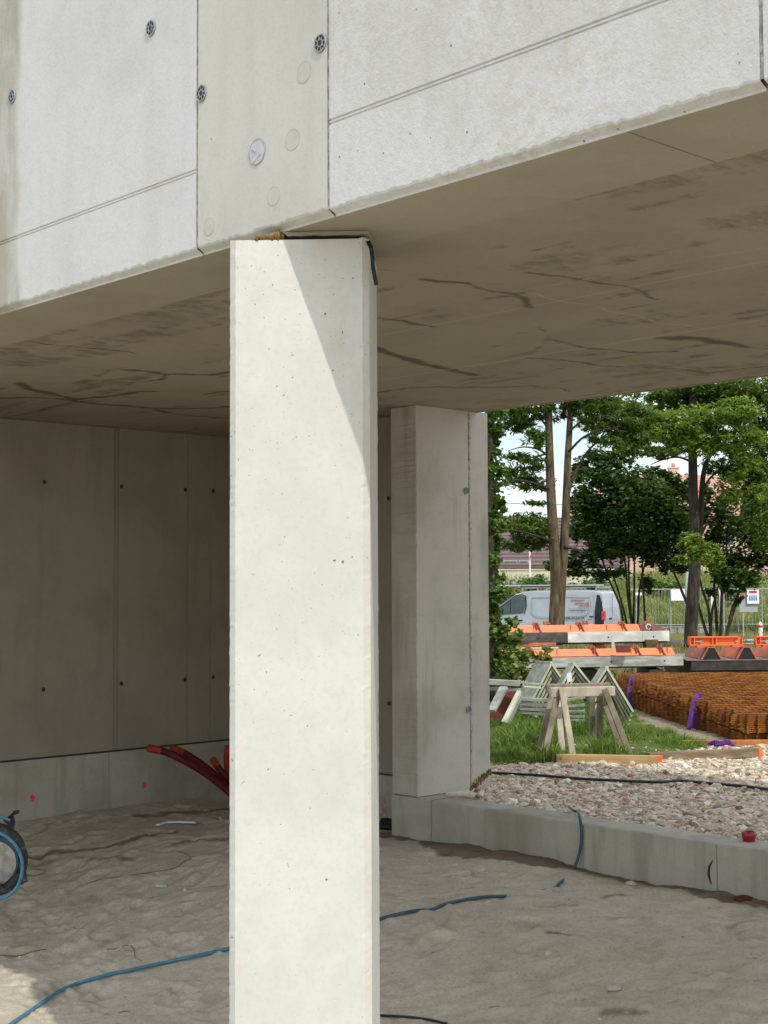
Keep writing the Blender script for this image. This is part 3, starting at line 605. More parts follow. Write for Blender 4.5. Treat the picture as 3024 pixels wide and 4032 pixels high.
# gravel
def ico():
    t = (1+5**.5)/2; v = np.array([(-1, t, 0), (1, t, 0), (-1, -t, 0), (1, -t, 0), (0, -1, t), (0, 1, t), (0, -1, -t), (0, 1, -t), (t, 0, -1), (t, 0, 1), (-t, 0, -1), (-t, 0, 1)], float); v /= np.linalg.norm(v[0])
    f = np.array([(0, 11, 5), (0, 5, 1), (0, 1, 7), (0, 7, 10), (0, 10, 11), (1, 5, 9), (5, 11, 4), (11, 10, 2), (10, 7, 6), (7, 1, 8), (3, 9, 4), (3, 4, 2), (3, 2, 6), (3, 6, 8), (3, 8, 9), (4, 9, 5), (2, 4, 11), (6, 2, 10), (8, 6, 7), (9, 8, 1)])
    return v, f
def stones(name, pts, size, mat, label, cat, kind, tint=None):
    v, f = ico(); n = len(pts); V = v[None]*(1+NP.uniform(-.28, .28, (n, 12, 1)))
    sx = size[:, None]*NP.uniform(.6, 1.35, (n, 3)); sx[:, 2] *= .62; V = V*sx[:, None, :]
    a = NP.uniform(0, 6.28, n); ca, sa = np.cos(a), np.sin(a); tl = NP.normal(0, .3, n)
    x = V[..., 0]*ca[:, None]-V[..., 1]*sa[:, None]; y = V[..., 0]*sa[:, None]+V[..., 1]*ca[:, None]; z = V[..., 2]+x*tl[:, None]*.6
    V = np.stack([x, y, z], -1)+pts[:, None, :]
    F = (f[None]+12*np.arange(n)[:, None, None]).reshape(-1, 3); me = fast_mesh(name, V.reshape(-1, 3), F)
    face_attr(me, 'tint', np.repeat(NP.uniform(0, 1, n)**.9 if tint is None else tint, 20)); o = link(name, me, mat); tag(o, label, cat, None, kind); return o
n = 62000; px = NP.uniform(1880, 3200, n); t = NP.uniform(0, 1, n); py = 2905+(3420-2905)*t**1.15
pts = []
for a, b in zip(px, py):
    r = ray(a, b); k = (.2-CH)/r[2]; P = CAMP+r*k; pts.append(P)
pts = np.array(pts); z = rear_z(pts[:, 0], pts[:, 1])
for i in range(8):
    k = (z-CH)/(pts[:, 2]-CH); pts = CAMP+(pts-CAMP)*k[:, None]; z = rear_z(pts[:, 0], pts[:, 1])
bq = pts@VB; keep = (bq > 6.46) & (~inpoly(pts[:, 0], pts[:, 1], GP) | (NP.uniform(0, 1, n) < .04)) & (pts[:, 1] < 13.4)
keep &= (fbm(pts[:, 0]*1.6, pts[:, 1]*1.6, 3, 90) > .36) | (NP.uniform(0, 1, n) < .45)
pts = pts[keep]; size = np.clip(NP.lognormal(-4.78, .6, len(pts)), .004, .036); pts[:, 2] += size*.12+(fbm(pts[:, 0]*.9, pts[:, 1]*.9, 4, 21)-.47)*.05
stones('gravel', pts, size, MT['stones'], 'pale crushed gravel with brick bits covering the yard', 'gravel', 'stuff')
# grass blades
def blades(name, P, h, w, lean, mat, label, cat, parent=None, kind='stuff'):
    n = len(P); a = NP.uniform(0, 6.28, n); d = np.stack([np.cos(a), np.sin(a), a*0], -1); l = NP.normal(0, 1, (n, 3))*lean*h[:, None]; l[:, 2] = 0
    b0 = P-d*w[:, None]/2; b1 = P+d*w[:, None]/2; m = P+l*.35+np.array([0, 0, 1])*h[:, None]*.6; tp = P+l+np.array([0, 0, 1])*(h*NP.uniform(.75, 1, n))[:, None]
    V = np.stack([b0, b1, m+d*w[:, None]*.35, m-d*w[:, None]*.35, tp], 1).reshape(-1, 3); i = np.arange(n)[:, None]*5
    F = np.concatenate([i+np.array([[0, 1, 2]]), i+np.array([[0, 2, 3]]), i+np.array([[3, 2, 4]])], 1).reshape(-1, 3)
    me = fast_mesh(name, V, F); face_attr(me, 'tint', np.repeat(np.clip(NP.beta(2, 2.4, n), 0, 1), 3)); o = link(name, me, mat, parent)
    if parent is None: tag(o, label, cat, None, kind)
    return o
def sample_poly(P, n):
    lo, hi = P.min(0), P.max(0); q = NP.uniform(lo, hi, (n*4, 2)); q = q[inpoly(q[:, 0], q[:, 1], P)][:n]; return q
q = sample_poly(GP, 60000); tuft = fbm(q[:, 0]*2.2, q[:, 1]*2.2, 3, 55); k = tuft > .3; q = q[k]; tuft = tuft[k]
P3 = np.column_stack([q, rear_z(q[:, 0], q[:, 1])-.01]); h = .05+.2*sst(tuft, .36, .68)*NP.uniform(.4, 1.2, len(q)); h *= np.where(q[:, 0] > 2.15+.1*(q[:, 1]-11), .6, 1.0)
blades('lawn_grass', P3, h, .004+h*.045, .38, MT['lawn'], 'green tufted grass around the wooden trestles', 'grass')
q = np.column_stack([NP.uniform(0, 16, 16000), NP.uniform(23, 34, 16000)]); k = np.abs(q[:, 0]/q[:, 1]-.18) < .13; q = q[k]; P3 = np.column_stack([q, rear_z(q[:, 0], q[:, 1])]); tu = fbm(q[:, 0]*.8, q[:, 1]*.8, 3, 5)
blades('dry_grass', P3, .12+.5*sst(tu, .38, .65)*NP.uniform(.4, 1, len(q)), NP.uniform(.012, .03, len(q)), .3, MT['straw'], 'tall straw coloured grass behind the orange formwork', 'grass')
n = 34000; yy = NP.uniform(57.5, 82, n); q = np.column_stack([yy*NP.uniform(.06, .31, n), yy]); P3 = np.column_stack([q, rear_z(q[:, 0], q[:, 1])]); tu = fbm(q[:, 0]*.3, q[:, 1]*.3, 3, 6)
blades('meadow_grass', P3, .25+.8*sst(tu, .35, .7)*NP.uniform(.4, 1.1, n), NP.uniform(.03, .08, n), .3, MT['meadow'], 'overgrown meadow rising behind the parked van', 'grass')
# ------------------------------------------------------------------ things in the bay
def sand_pt(px, py, dz=0.): P = on_sand(px, py); P = P.copy(); P[2] += dz; return P
def smooth_path(pts, n=8):
    P = [np.asarray(p, float) for p in pts]; P = [2*P[0]-P[1]]+P+[2*P[-1]-P[-2]]; out = []
    for i in range(1, len(P)-2):
        for k in range(n):
            t = k/n; a, b, c, d = P[i-1], P[i], P[i+1], P[i+2]
            out.append(.5*((2*b)+(c-a)*t+(2*a-5*b+4*c-d)*t*t+(3*b-a-3*c+d)*t**3))
    out.append(P[-2]); return out
# blue cable, left run
mb = MB(); pts = [sand_pt(x, y, .012) for x, y in ((20, 4060), (60, 4031), (110, 3998), (160, 3962), (230, 3915), (300, 3884), (360, 3866), (430, 3847), (520, 3828), (620, 3806), (720, 3784), (810, 3765), (890, 3747), (1000, 3727), (1150, 3697), (1300, 3667))]
mb.tube(smooth_path(pts, 5), .0088, 8); tag(mb.build('blue_cable', MT['blue'], None, True), 'light blue cable curving across the sand to the left of the column', 'cable')
# blue cable, right run: half buried, then over the low wall
mb = MB(); pts = [sand_pt(x, y, dz) for x, y, dz in ((1489, 3629, .011), (1560, 3609, .010), (1640, 3592, .008), (1700, 3582, .001), (1740, 3572, .009), (1800, 3557, .011), (1870, 3545, .011), (1930, 3537, .009), (1995, 3525, -.004), (2080, 3508, -.014), (2180, 3492, -.008))]
wp = lambda px, py, b: onplane(px, py, VB*b, VB)
pts += [sand_pt(2205, 3484, .01), wp(2235, 3452, 6.12), wp(2262, 3415, 6.17), wp(2280, 3365, 6.195), wp(2289, 3310, 6.205), wp(2288, 3255, 6.206), wp(2281, 3210, 6.21), onz(2275, 3196, .275), onz(2266, 3194, .272), onz(2255, 3189, .268), onz(2240, 3176, .24)]
mb.tube(smooth_path(pts, 5), .0085, 8); tag(mb.build('blue_cable', MT['bluedark'], None, True), 'dusty blue cable climbing over the low wall from the sand', 'cable')
# dark thin wire at the bottom right of the column
mb = MB(); mb.tube(smooth_path([sand_pt(x, y, .009) for x, y in ((1440, 4000), (1490, 4006), (1560, 4010), (1620, 4014), (1690, 4024), (1760, 4040))], 4), .0055, 6); tag(mb.build('black_wire', MT['black'], None, True), 'thin black wire lying in the sand at the foot of the column', 'wire')
# twigs and bits
def twig(pts, r, lab, mat=None, name='twig'):
    mb = MB(); P = smooth_path([sand_pt(x/1.661, 2700+y/1.661, r*.5) for x, y in pts], 4); k = len(P); mb.tube(P, [r*(1-.55*i/k) for i in range(k)], 6); tag(mb.build(name, mat or MT['plank_old'], None, True), lab, name.split('_')[-1])
twig([(565, 1300), (640, 1275), (720, 1260), (870, 1240), (1000, 1220), (1080, 1208), (1150, 1190), (1210, 1150), (1250, 1128), (1210, 1100), (1170, 1088)], .0042, 'long thin dead twig lying bent on the sand')
twig([(700, 1725), (760, 1722), (820, 1700), (860, 1705), (880, 1740), (885, 1780), (925, 1800)], .003, 'fine curled root on the pale sand above the blue cable', None, 'dry_root')
twig([(0, 1765), (120, 1770), (200, 1745), (300, 1725)], .004, 'straight twig on the sand near the left edge')
twig([(160, 1225), (220, 1200), (300, 1215), (240, 1240), (170, 1240)], .003, 'tangled twig beside the cable reel')
twig([(780, 2140), (830, 2132), (880, 2150)], .0035, 'short dark twig below the blue cable')
mb = MB(); P = [sand_pt(x, y, .024) for x, y in ((620, 3262), (650, 3252), (700, 3250), (770, 3252))]
for a, b in zip(P[:-1], P[1:]): mb.bar(a, b, .022, .01)
tag(mb.build('plastic_strip', MT['white'], None), 'white plastic strip on the dark sand near the red conduits', 'strip')
mb = MB(); P = [sand_pt(x, y, .008) for x, y in ((617, 3492), (655, 3494))]; mb.bar(P[0], P[1], .018, .012); tag(mb.build('wood_chip', MT['galv_edge'], None), 'small pale wood chip on the sand', 'chip')
# pebbles scattered on the sand
q = []
while len(q) < 260:
    u, b = R.uniform(-8.6, -2.2), R.uniform(2.8, 6.15)
    z = float(sand_h(np.array([u]), np.array([b]))[0]); q.append(wld(u, b, z+.001))
q = np.array(q); stones('pebbles', q, np.clip(NP.lognormal(-5.1, .5, len(q)), .003, .016), MT['stones'], 'small pebbles scattered over the sand floor', 'pebbles', 'stuff', NP.uniform(.15, .7, len(q)))
for px_, py_, s_0, lab in ((1888, 3430, .035, 'lump of broken mortar on the sand near the low wall'), (2930, 3548, .04, 'crumbled brick lump at the foot of the low wall'), (2490, 3487, .028, 'small broken stone beside the dark damp strip'), (2418, 3900, .03, 'pale pointed stone in the middle of the sand')):
    P = sand_pt(px_, py_, .008); mb = MB(); v, f = ico(); rr = [1+R.uniform(-.3, .3) for _ in range(12)]
    mb.add([P+v[i]*rr[i]*s_0*np.array([1.3, .9, .6]) for i in range(12)], [tuple(t) for t in f]); tag(mb.build('stone', MT['stub'] if s_0 < .04 else MT['oxide'], None), lab, 'stone')
# red conduits by the rear corner
def conduit(pts, rad, lab, tape_n, mat, grp='red cable conduits'):
    t = thing('cable_conduit', pts[-1], lab, 'conduit', grp); P = smooth_path(pts, 7); mb = MB(); n0 = tape_n
    body = P[max(n0-1, 0):]; fine = []
    for a, b in zip(body[:-1], body[1:]):
        k = max(2, int(np.linalg.norm(b-a)/.009))
        for i in range(k): fine.append(a+(b-a)*i/k)
    mb.tube(fine, [rad*(1 if i % 2 else .93) for i in range(len(fine))], 10); mb.build('tube', mat, t, True)
    if n0: mb = MB(); mb.tube(P[:n0+1], rad*1.04, 12); mb.build('orange_tape', MT['tape'], t, True)
    return t
conduit([at(583, 2945, 9.75), at(660, 2964, 9.72), at(740, 3003, 9.68), at(820, 3052, 9.6), at(905, 3122, 9.5), at(985, 3215, 9.4)], .026, 'red conduit with an orange taped end, longest and furthest to the left', 5, MT['red'])
conduit([at(676, 2943, 10.0), at(735, 2970, 9.95), at(800, 3013, 9.9), at(870, 3070, 9.8), at(940, 3140, 9.7), at(1010, 3230, 9.6)], .024, 'red conduit with an orange taped end just above the longest one', 6, MT['red'])
conduit([at(838, 2990, 9.9), at(862, 3025, 9.85), at(905, 3075, 9.8), at(960, 3150, 9.7), at(1010, 3225, 9.6)], .023, 'short red conduit with a bright orange end beside the column', 6, MT['red'])
conduit([at(898, 2940, 10.1), at(893, 2985, 10.05), at(900, 3050, 9.95), at(930, 3130, 9.8), at(980, 3220, 9.7)], .023, 'upright red conduit half hidden behind the column', 6, MT['tape'])
conduit([at(1430, 3222, 9.6), at(1470, 3226, 9.6), at(1500, 3232, 9.55), at(1545, 3240, 9.5), at(1590, 3248, 9.5)], .03, 'black conduit lying on the sand behind the low wall end', 0, MT['black'], None)
conduit([at(1440, 3245, 9.3), at(1490, 3252, 9.3), at(1540, 3256, 9.3), at(1580, 3258, 9.3)], .024, 'second black conduit lying in front of the first behind the wall end', 0, MT['hose'], None)
mb = MB(); P = [at(x, y, 9.9) for x, y in ((1490, 3056), (1515, 3064), (1546, 3067), (1580, 3066))]; mb.tube(smooth_path(P, 4), .004, 6); tag(mb.build('black_wire', MT['black'], None, True), 'thin dark wire hanging along the rear wall behind the column', 'wire')
# cable reel
rc = at(-34, 3388, 7.3); rl = thing('cable_reel', (rc[0], rc[1], rc[2]-.2), 'dusty black cable reel with a cement splashed drum and blue cable', 'cable reel')
ax = np.array([.34, -.94, 0]); sx_ = np.array([.94, .34, 0])
k_ = 7.3/FL
mb = MB(); mb.ring(rc+ax*.085, ax, .0, 84*k_, .006, 40); mb.ring(rc+ax*.084, ax, 80*k_, 87*k_, .012, 40); mb.build('drum_disc', MT['splash'], rl)
mb = MB()
for j in range(9):
    a0 = .085-j*.014; rr = (92+5*math.sin(j*2.1))*k_
    mb.tube([rc+ax*a0+sx_*math.cos(t*.2244)*rr+np.array([0, 0, 1])*math.sin(t*.2244)*rr for t in range(29)], .0062, 6)
mb.build('wound_cable', MT['bluedark'], rl, True)
mb = MB(); mb.ring(rc-ax*.07, ax, 40*k_, 140*k_, .012, 44); mb.ring(rc+ax*.03, ax, 112*k_, 136*k_, .02, 44); mb.ring(rc-ax*.06, ax, 124*k_, 136*k_, .09, 44); mb.build('drum_rim', MT['dusty'], rl)
mb = MB(); mb.bar(at(60, 3330, 7.3), at(90, 3478, 7.27), .03, .05); mb.bar(at(75, 3440, 7.25), at(10, 3512, 7.2), .05, .02); mb.bar(at(20, 3510, 7.2), at(-60, 3440, 7.2), .03, .025); mb.bar(at(62, 3400, 7.3), at(88, 3480, 7.3), .06, .03); mb.build('stand', MT['dusty'], rl, bevel=.004)
mb = MB(); mb.prism([at(x, y, 7.3) for x, y in ((12, 3228), (52, 3206), (57, 3232), (48, 3262), (30, 3246))], (0, 0, 0), ax*.05); mb.tube([at(30, 3222, 7.26), at(48, 3206, 7.24), at(60, 3199, 7.22)], .006, 6); mb.tube([at(58, 3200, 7.24), at(68, 3197, 7.2)], .011, 8); mb.build('crank_handle', MT['black'], rl)
mb = MB(); P = [at(x, y, 7.12) for x, y in ((-70, 3270), (-30, 3272), (0, 3281), (30, 3298), (58, 3325), (78, 3360), (88, 3400), (86, 3440), (76, 3475), (58, 3505), (36, 3525), (14, 3534), (-30, 3530))]; mb.tube(smooth_path(P, 5), .0085, 8); mb.build('loose_cable', MT['blue'], rl, True)
mb = MB(); P = [at(x, y, 7.22) for x, y in ((-60, 3216), (-20, 3213), (15, 3219), (40, 3232))]; mb.tube(smooth_path(P, 4), .008, 8); mb.build('top_cable', MT['blue'], rl, True)
# red cap on the wall
P = onz(2955, 3316, .269); cap = MB(); q = P+np.array([.0, .03, 0]); prof = [(.026, 0), (.032, .004), (.036, .03), (.0375, .047), (.034, .049), (.031, .045), (.027, .012), (0., .010)]
n = 26
for r_, z_ in prof:
    for j in range(n): t = 2*math.pi*j/n; cap.v.append((q[0]+r_*math.cos(t), q[1]+r_*math.sin(t), q[2]+z_))
for i in range(len(prof)-1):
    for j in range(n): cap.f.append((i*n+j, i*n+(j+1) % n, (i+1)*n+(j+1) % n, (i+1)*n+j)); cap.mi.append(0)
cap.f.append(tuple(range(n))[::-1]); cap.mi.append(0); tag(cap.build('plastic_cup', MT['redcap'], None, True), 'small dark red plastic cup standing on the low concrete wall', 'cup')
# ------------------------------------------------------------------ yard things
def rp_(px, py, dz=0.): P = on_rear(px, py).copy(); P[2] += dz; return P
mb = MB(); pts = [rp_(x, y, .026) for x, y in ((1880, 3052), (1950, 3057), (2040, 3062), (2140, 3068), (2240, 3077), (2330, 3083), (2430, 3088), (2520, 3092), (2600, 3094), (2680, 3089), (2760, 3096), (2850, 3104), (2940, 3112), (3030, 3124), (3140, 3140))]
mb.tube(smooth_path(pts, 5), .0105, 8); tag(mb.build('black_hose', MT['hose'], None, True), 'black hose running across the pale gravel', 'hose')
def timber(x0, y0, x1, y1, yaw_, w, h, mat, lab, d=None):
    a = rp_(x0, y0); b = rp_(x1, y1); t = thing('timber_plank', a, lab, 'plank', None); h2 = np.array([0, 0, h/2]); dirv = (b-a)/np.linalg.norm(b-a); nrm_ = np.array([-dirv[1], dirv[0], 0]); a = a+nrm_*w/2+h2; b = b+nrm_*w/2+h2
    mb = MB(); mb.bar(a, b, w, h); mb.build('timber', mat, t, bevel=.004)
    mb = MB(); mb.bar(b-dirv*.035, b+dirv*.003, w+.003, h+.003); mb.build('sprayed_end', MT['spray'], t, bevel=.003); return t
timber(2190, 3009, 2606, 3017, 0, .062, .078, MT['plank'], 'light new timber plank with an orange end in front of the trestles')
timber(2560, 3003, 3003, 2982, 0, .07, .075, MT['plank_old'], 'brown weathered timber plank with an orange end right of the new one')
mb = MB(); mb.bar(rp_(2868, 2996, .01), rp_(2955, 2990, .01), .03, .016); tag(mb.build('black_strip', MT['black'], None), 'short black strip lying in front of the brown plank', 'strip')
mb = MB(); mb.tube(smooth_path([rp_(x, y, .004) for x, y in ((2250, 3034), (2290, 3022), (2330, 3016), (2400, 3026))], 4), .005, 6); tag(mb.build('bent_wire', MT['rust'], None, True), 'thin bent wire on the gravel under the new plank', 'wire')
# sawhorses (8 legs in two nested trestles)
def trestle(d0, pxs, lab, m1, m2):
    t = thing('sawhorse', at(2300, 2975, d0), lab, 'sawhorse', 'wooden trestles')
    (bx0, by0, bx1, by1), legs = pxs; a, b = at(bx0, by0, d0), at(bx1, by1, d0+.06); mb = MB(); mb.bar(a, b, .075, .078); mb.build('top_beam', m1, t, bevel=.004)
    for x0, y0, x1, y1, dd0, dd1, m in legs:
        p, q = at(x0, y0, d0+dd0), at(x1, y1, d0+dd1); q[2] = float(rear_z(q[0], q[1]))-.01; mb = MB(); mb.bar(p, q, .042, .05, (1, 0, 0)); mb.build('leg', m, t, bevel=.003)
trestle(12.15, ((2166, 2726, 2418, 2720), [(2196, 2738, 2140, 2985, .0, -.12, MT['oldwood']), (2211, 2708, 2258, 2972, -.05, -.2, MT['oldwood_lit']), (2362, 2735, 2361, 2942, .02, .25, MT['oldwood']), (2380, 2712, 2484, 2958, -.04, -.05, MT['oldwood'])]), 'grey wooden trestle with a heavy top beam, nearest of the nested pair', MT['oldwood_lit'], MT['oldwood'])
trestle(12.4, ((2150, 2712, 2400, 2706), [(2176, 2730, 2118, 2972, .0, -.1, MT['oldwood']), (2196, 2760, 2216, 2972, 0, -.25, MT['oldwood_lit']), (2330, 2735, 2334, 2940, .02, .2, MT['oldwood']), (2385, 2780, 2454, 2956, 0, -.05, MT['oldwood'])]), 'grey wooden trestle nested behind the nearest one', MT['oldwood'], MT['oldwood'])
mb = MB(); P = [at(x, y, 13.9) for x, y in ((2232, 2652), (2250, 2648), (2253, 2682), (2234, 2687))]; mb.prism(P, (0, 0, 0), (0, .006, 0)); tg = mb.build('paper_tag', MT['white'], None); tag(tg, 'white paper tag hanging on the middle grey chevron frame', 'tag')
# nested zinc chevrons
def chevron(peak, lf, rf, d, depth, lab, grp, w=.045):
    t = thing('angle_frame', at(peak[0], lf[1], d), lab, 'metal frame', grp)
    p, l, r = at(*peak, d), at(*lf, d+.02), at(*rf, d-.02); back = np.array([-.02-.1*(depth > .4), depth, -.02])
    for a, b, nm, mt in ((p, l, 'left_wing', MT['galv']), (p, r, 'right_wing', MT['galv'])):
        dv_ = (b-a)/np.linalg.norm(b-a); n_ = np.array([dv_[2], 0, -dv_[0]]); n_ = n_ if n_[2] < 0 else -n_
        mb = MB(); mb.prism([a, b, b+n_*.013, a+n_*.013], (0, 0, 0), back); mb.build('wing_plate', mt, t)
        mb = MB(); mb.prism([a-np.array([0, .006, 0]), b-np.array([0, .006, 0]), b+n_*.022-np.array([0, .006, 0]), a+n_*.022-np.array([0, .006, 0])], (0, 0, 0), (0, .012, 0)); mb.build('edge_lip', MT['galv_edge'], t)
WO = ('outermost', 'second', 'third', 'innermost')
for nm, pk, lf, rf, d, dep in (('left', (2172, 2604), (2090, 2760), (2246, 2716), 15.2, .5), ('middle', (2262, 2606), (2180, 2745), (2345, 2710), 14.9, .28), ('right', (2390, 2622), (2322, 2725), (2497, 2800), 14.5, .28)):
    for i in range(4):
        dy = i*23
        chevron((pk[0]+2*i, pk[1]+dy), (lf[0]+5*i, lf[1]+dy*.9), (rf[0]-6*i, rf[1]+dy*.75), d+.03*i, dep, '%s grey angle frame of the %s nested stack behind the trestle' % (WO[i], nm), 'nested grey angle frames')
# loose slats and poles left of the trestles
def slat(a, b, d0, d1, w, h, mat, lab, nm='metal_slat', grp='greenish slats in a pile'):
    mb = MB(); mb.bar(at(*a, d0), at(*b, d1), w, h); tag(mb.build(nm, mat, None, bevel=.003), lab, nm.split('_')[-1], grp)
for i, (y0, y1) in enumerate(((2752, 2757), (2771, 2777), (2789, 2795), (2803, 2812))): slat((2052, y0), (2158, y1), 14.6+.02*i, 14.5, .08, .032, MT['galv'], '%s greenish slat of the pile left of the trestle legs' % ('top', 'second', 'third', 'lowest')[i])
for i, (y0, y1) in enumerate(((2758, 2746), (2782, 2775), (2800, 2800), (2818, 2822), (2832, 2836))): slat((2225, y0), (2302, y1), 14.4, 14.35, .08, .026, MT['galv'], '%s greenish slat seen between the trestle legs' % ('top', 'second', 'third', 'fourth', 'lowest')[i])
slat((1900, 2683), (2046, 2691), 14.8, 14.7, .09, .055, MT['greywood'], 'thick grey rail end sticking out beside the concrete pier', 'grey_rail', None)
slat((1930, 2712), (2046, 2716), 14.85, 14.7, .07, .03, MT['greywood'], 'thinner grey rail under the thick one beside the pier', 'grey_rail', None)
slat((2062, 2690), (2142, 2696), 14.2, 14.2, .07, .016, MT['galv'], 'thin green slat resting on the tied rails', 'metal_slat', None)
slat((2062, 2703), (2130, 2709), 14.15, 14.15, .07, .016, MT['galv_edge'], 'thin pale slat just under the thin green one', 'metal_slat', None)
slat((2046, 2722), (1984, 2845), 14.1, 13.9, .05, .03, MT['galv_edge'], 'pale yellow green pole leaning in the grass', 'leaning_pole', None)
slat((2054, 2732), (2000, 2848), 14.15, 14.0, .04, .03, MT['galv'], 'darker pole leaning right behind the yellow green one', 'leaning_pole', None)
slat((1985, 2706), (1935, 2800), 14.6, 14.4, .09, .03, MT['greywood'], 'grey board slanting down beside the concrete pier', 'grey_board', None)
mb = MB(); mb.prism([at(x, y, 14.9) for x, y in ((1975, 2722), (2050, 2722), (2010, 2830), (1920, 2830))], (0, 0, 0), (0, .03, 0)); tag(mb.build('brown_panel', MT['oxide'], None), 'dark purple brown panel behind the leaning poles', 'panel')
mb = MB(); P = at(2060, 2690, 14.05)
for i in range(14): d = np.array([R.uniform(-1, 1), R.uniform(-.4, .4), R.uniform(-1, 1)])*.055; mb.tube([P, P+d*.6, P+d+np.array([0, 0, -.01])], [.006, .004, .002], 5)
tag(mb.build('yellow_tie', MT['galv_edge'], None, True), 'frayed pale yellow tie knotted round the grey rails', 'tie')
# rusty mesh bundles
Nc = at(2922, 2808, 13.3); Nc[2] = 0.; ldir = np.array([-.027, 1, 0]); Ln = 5.95; ldir = ldir/np.linalg.norm(ldir); sdir = np.array([ldir[1], -ldir[0], 0])
def bundle(z0, ns, off, lab):
    t = thing('mesh_bundle', Nc+np.array([0, 0, z0]), lab, 'rebar mesh', 'bundles of rusty reinforcing mesh'); mb = MB(); r_ = .0056
    for k in range(ns):
        z = z0+.008+k*.0172; jx, jy = R.uniform(-.004, .004), R.uniform(-.003, .003); O = Nc+ldir*(jx+off)+sdir*jy+np.array([0, 0, z]); wv = R.uniform(0, 6)
        for i in range(25):
            p = O+sdir*(.03+i*.1); e = R.uniform(-.025, .025); mb.bar(p-ldir*(.03-e), p+ldir*(Ln+e), r_*2, r_*2)
        for i in range(26):
            p = O+ldir*(.02+i*.238)+np.array([0, 0, .0058]); e = R.uniform(-.03, .03); mb.bar(p-sdir*(.03-e), p+sdir*(2.46+e), r_*2, r_*2)
    mb.build('wire_mesh', MT['rust'], t)
    mb = MB()
    for i in range(4):
        p = Nc+ldir*(.5+i*1.6)+sdir*.05+np.array([0, 0, z0-.012]); mb.bar(p, p+sdir*2.3, .06, .03)
    mb.build('bearer', MT['steeldark'], t)
bundle(-.03, 12, 0, 'lower bundle of rusty orange reinforcing mesh sheets'); bundle(.19, 11, -.05, 'upper bundle of rusty orange reinforcing mesh sheets')
def strap(pts, w, lab, d0):
    mb = MB(); P = smooth_path([at(x, y, d0+dd) for x, y, dd in pts], 5)
    for a, b in zip(P[:-1], P[1:]): mb.bar(a, b+(b-a)*.05, w, .008, (0, 1, 0))
    return mb
dA = 14.95; mb = strap([(2712, 2872, .0), (2722, 2810, 0), (2738, 2755, 0), (2750, 2735, .02), (2757, 2750, .03), (2748, 2800, .02), (2735, 2868, .02)], .045, '', dA); tag(mb.build('lifting_strap', MT['purple'], None), 'purple lifting strap looped over the near side of the mesh bundle', 'strap')
dB = 18.3; mb = strap([(2497, 2785, 0), (2478, 2740, 0), (2482, 2690, 0), (2490, 2664, .02), (2496, 2680, .03)], .05, '', dB); tag(mb.build('lifting_strap', MT['purple'], None), 'purple lifting strap at the far left corner of the mesh bundle', 'strap')
mb = MB(); mb.bar(rp_(2690, 2941, .03), rp_(3150, 2936, .03), .05, .055); tag(mb.build('steel_bar', MT['rustbar'], None, bevel=.004), 'orange rusty steel bar lying in front of the mesh bundle', 'bar')
mb = MB(); dS = rp_(2800, 2941)[1]-.05
for j in range(4):
    pts = [(2786+j*6, 2930+j*3, 0), (2812, 2918+j*5, -.02), (2838, 2922+j*4, 0), (2862, 2914+j*5, -.02), (2876, 2922+j*4, -.03), (2889, 2940-j*2, -.05)]; P = smooth_path([at(x, y, dS+dd) for x, y, dd in pts], 4)
    for a, b in zip(P[:-1], P[1:]): mb.bar(a, b+(b-a)*.06, .03, .008, (0, .5, 1))
tag(mb.build('lifting_strap', MT['purple'], None), 'crumpled purple strap lying over the rusty steel bar', 'strap')
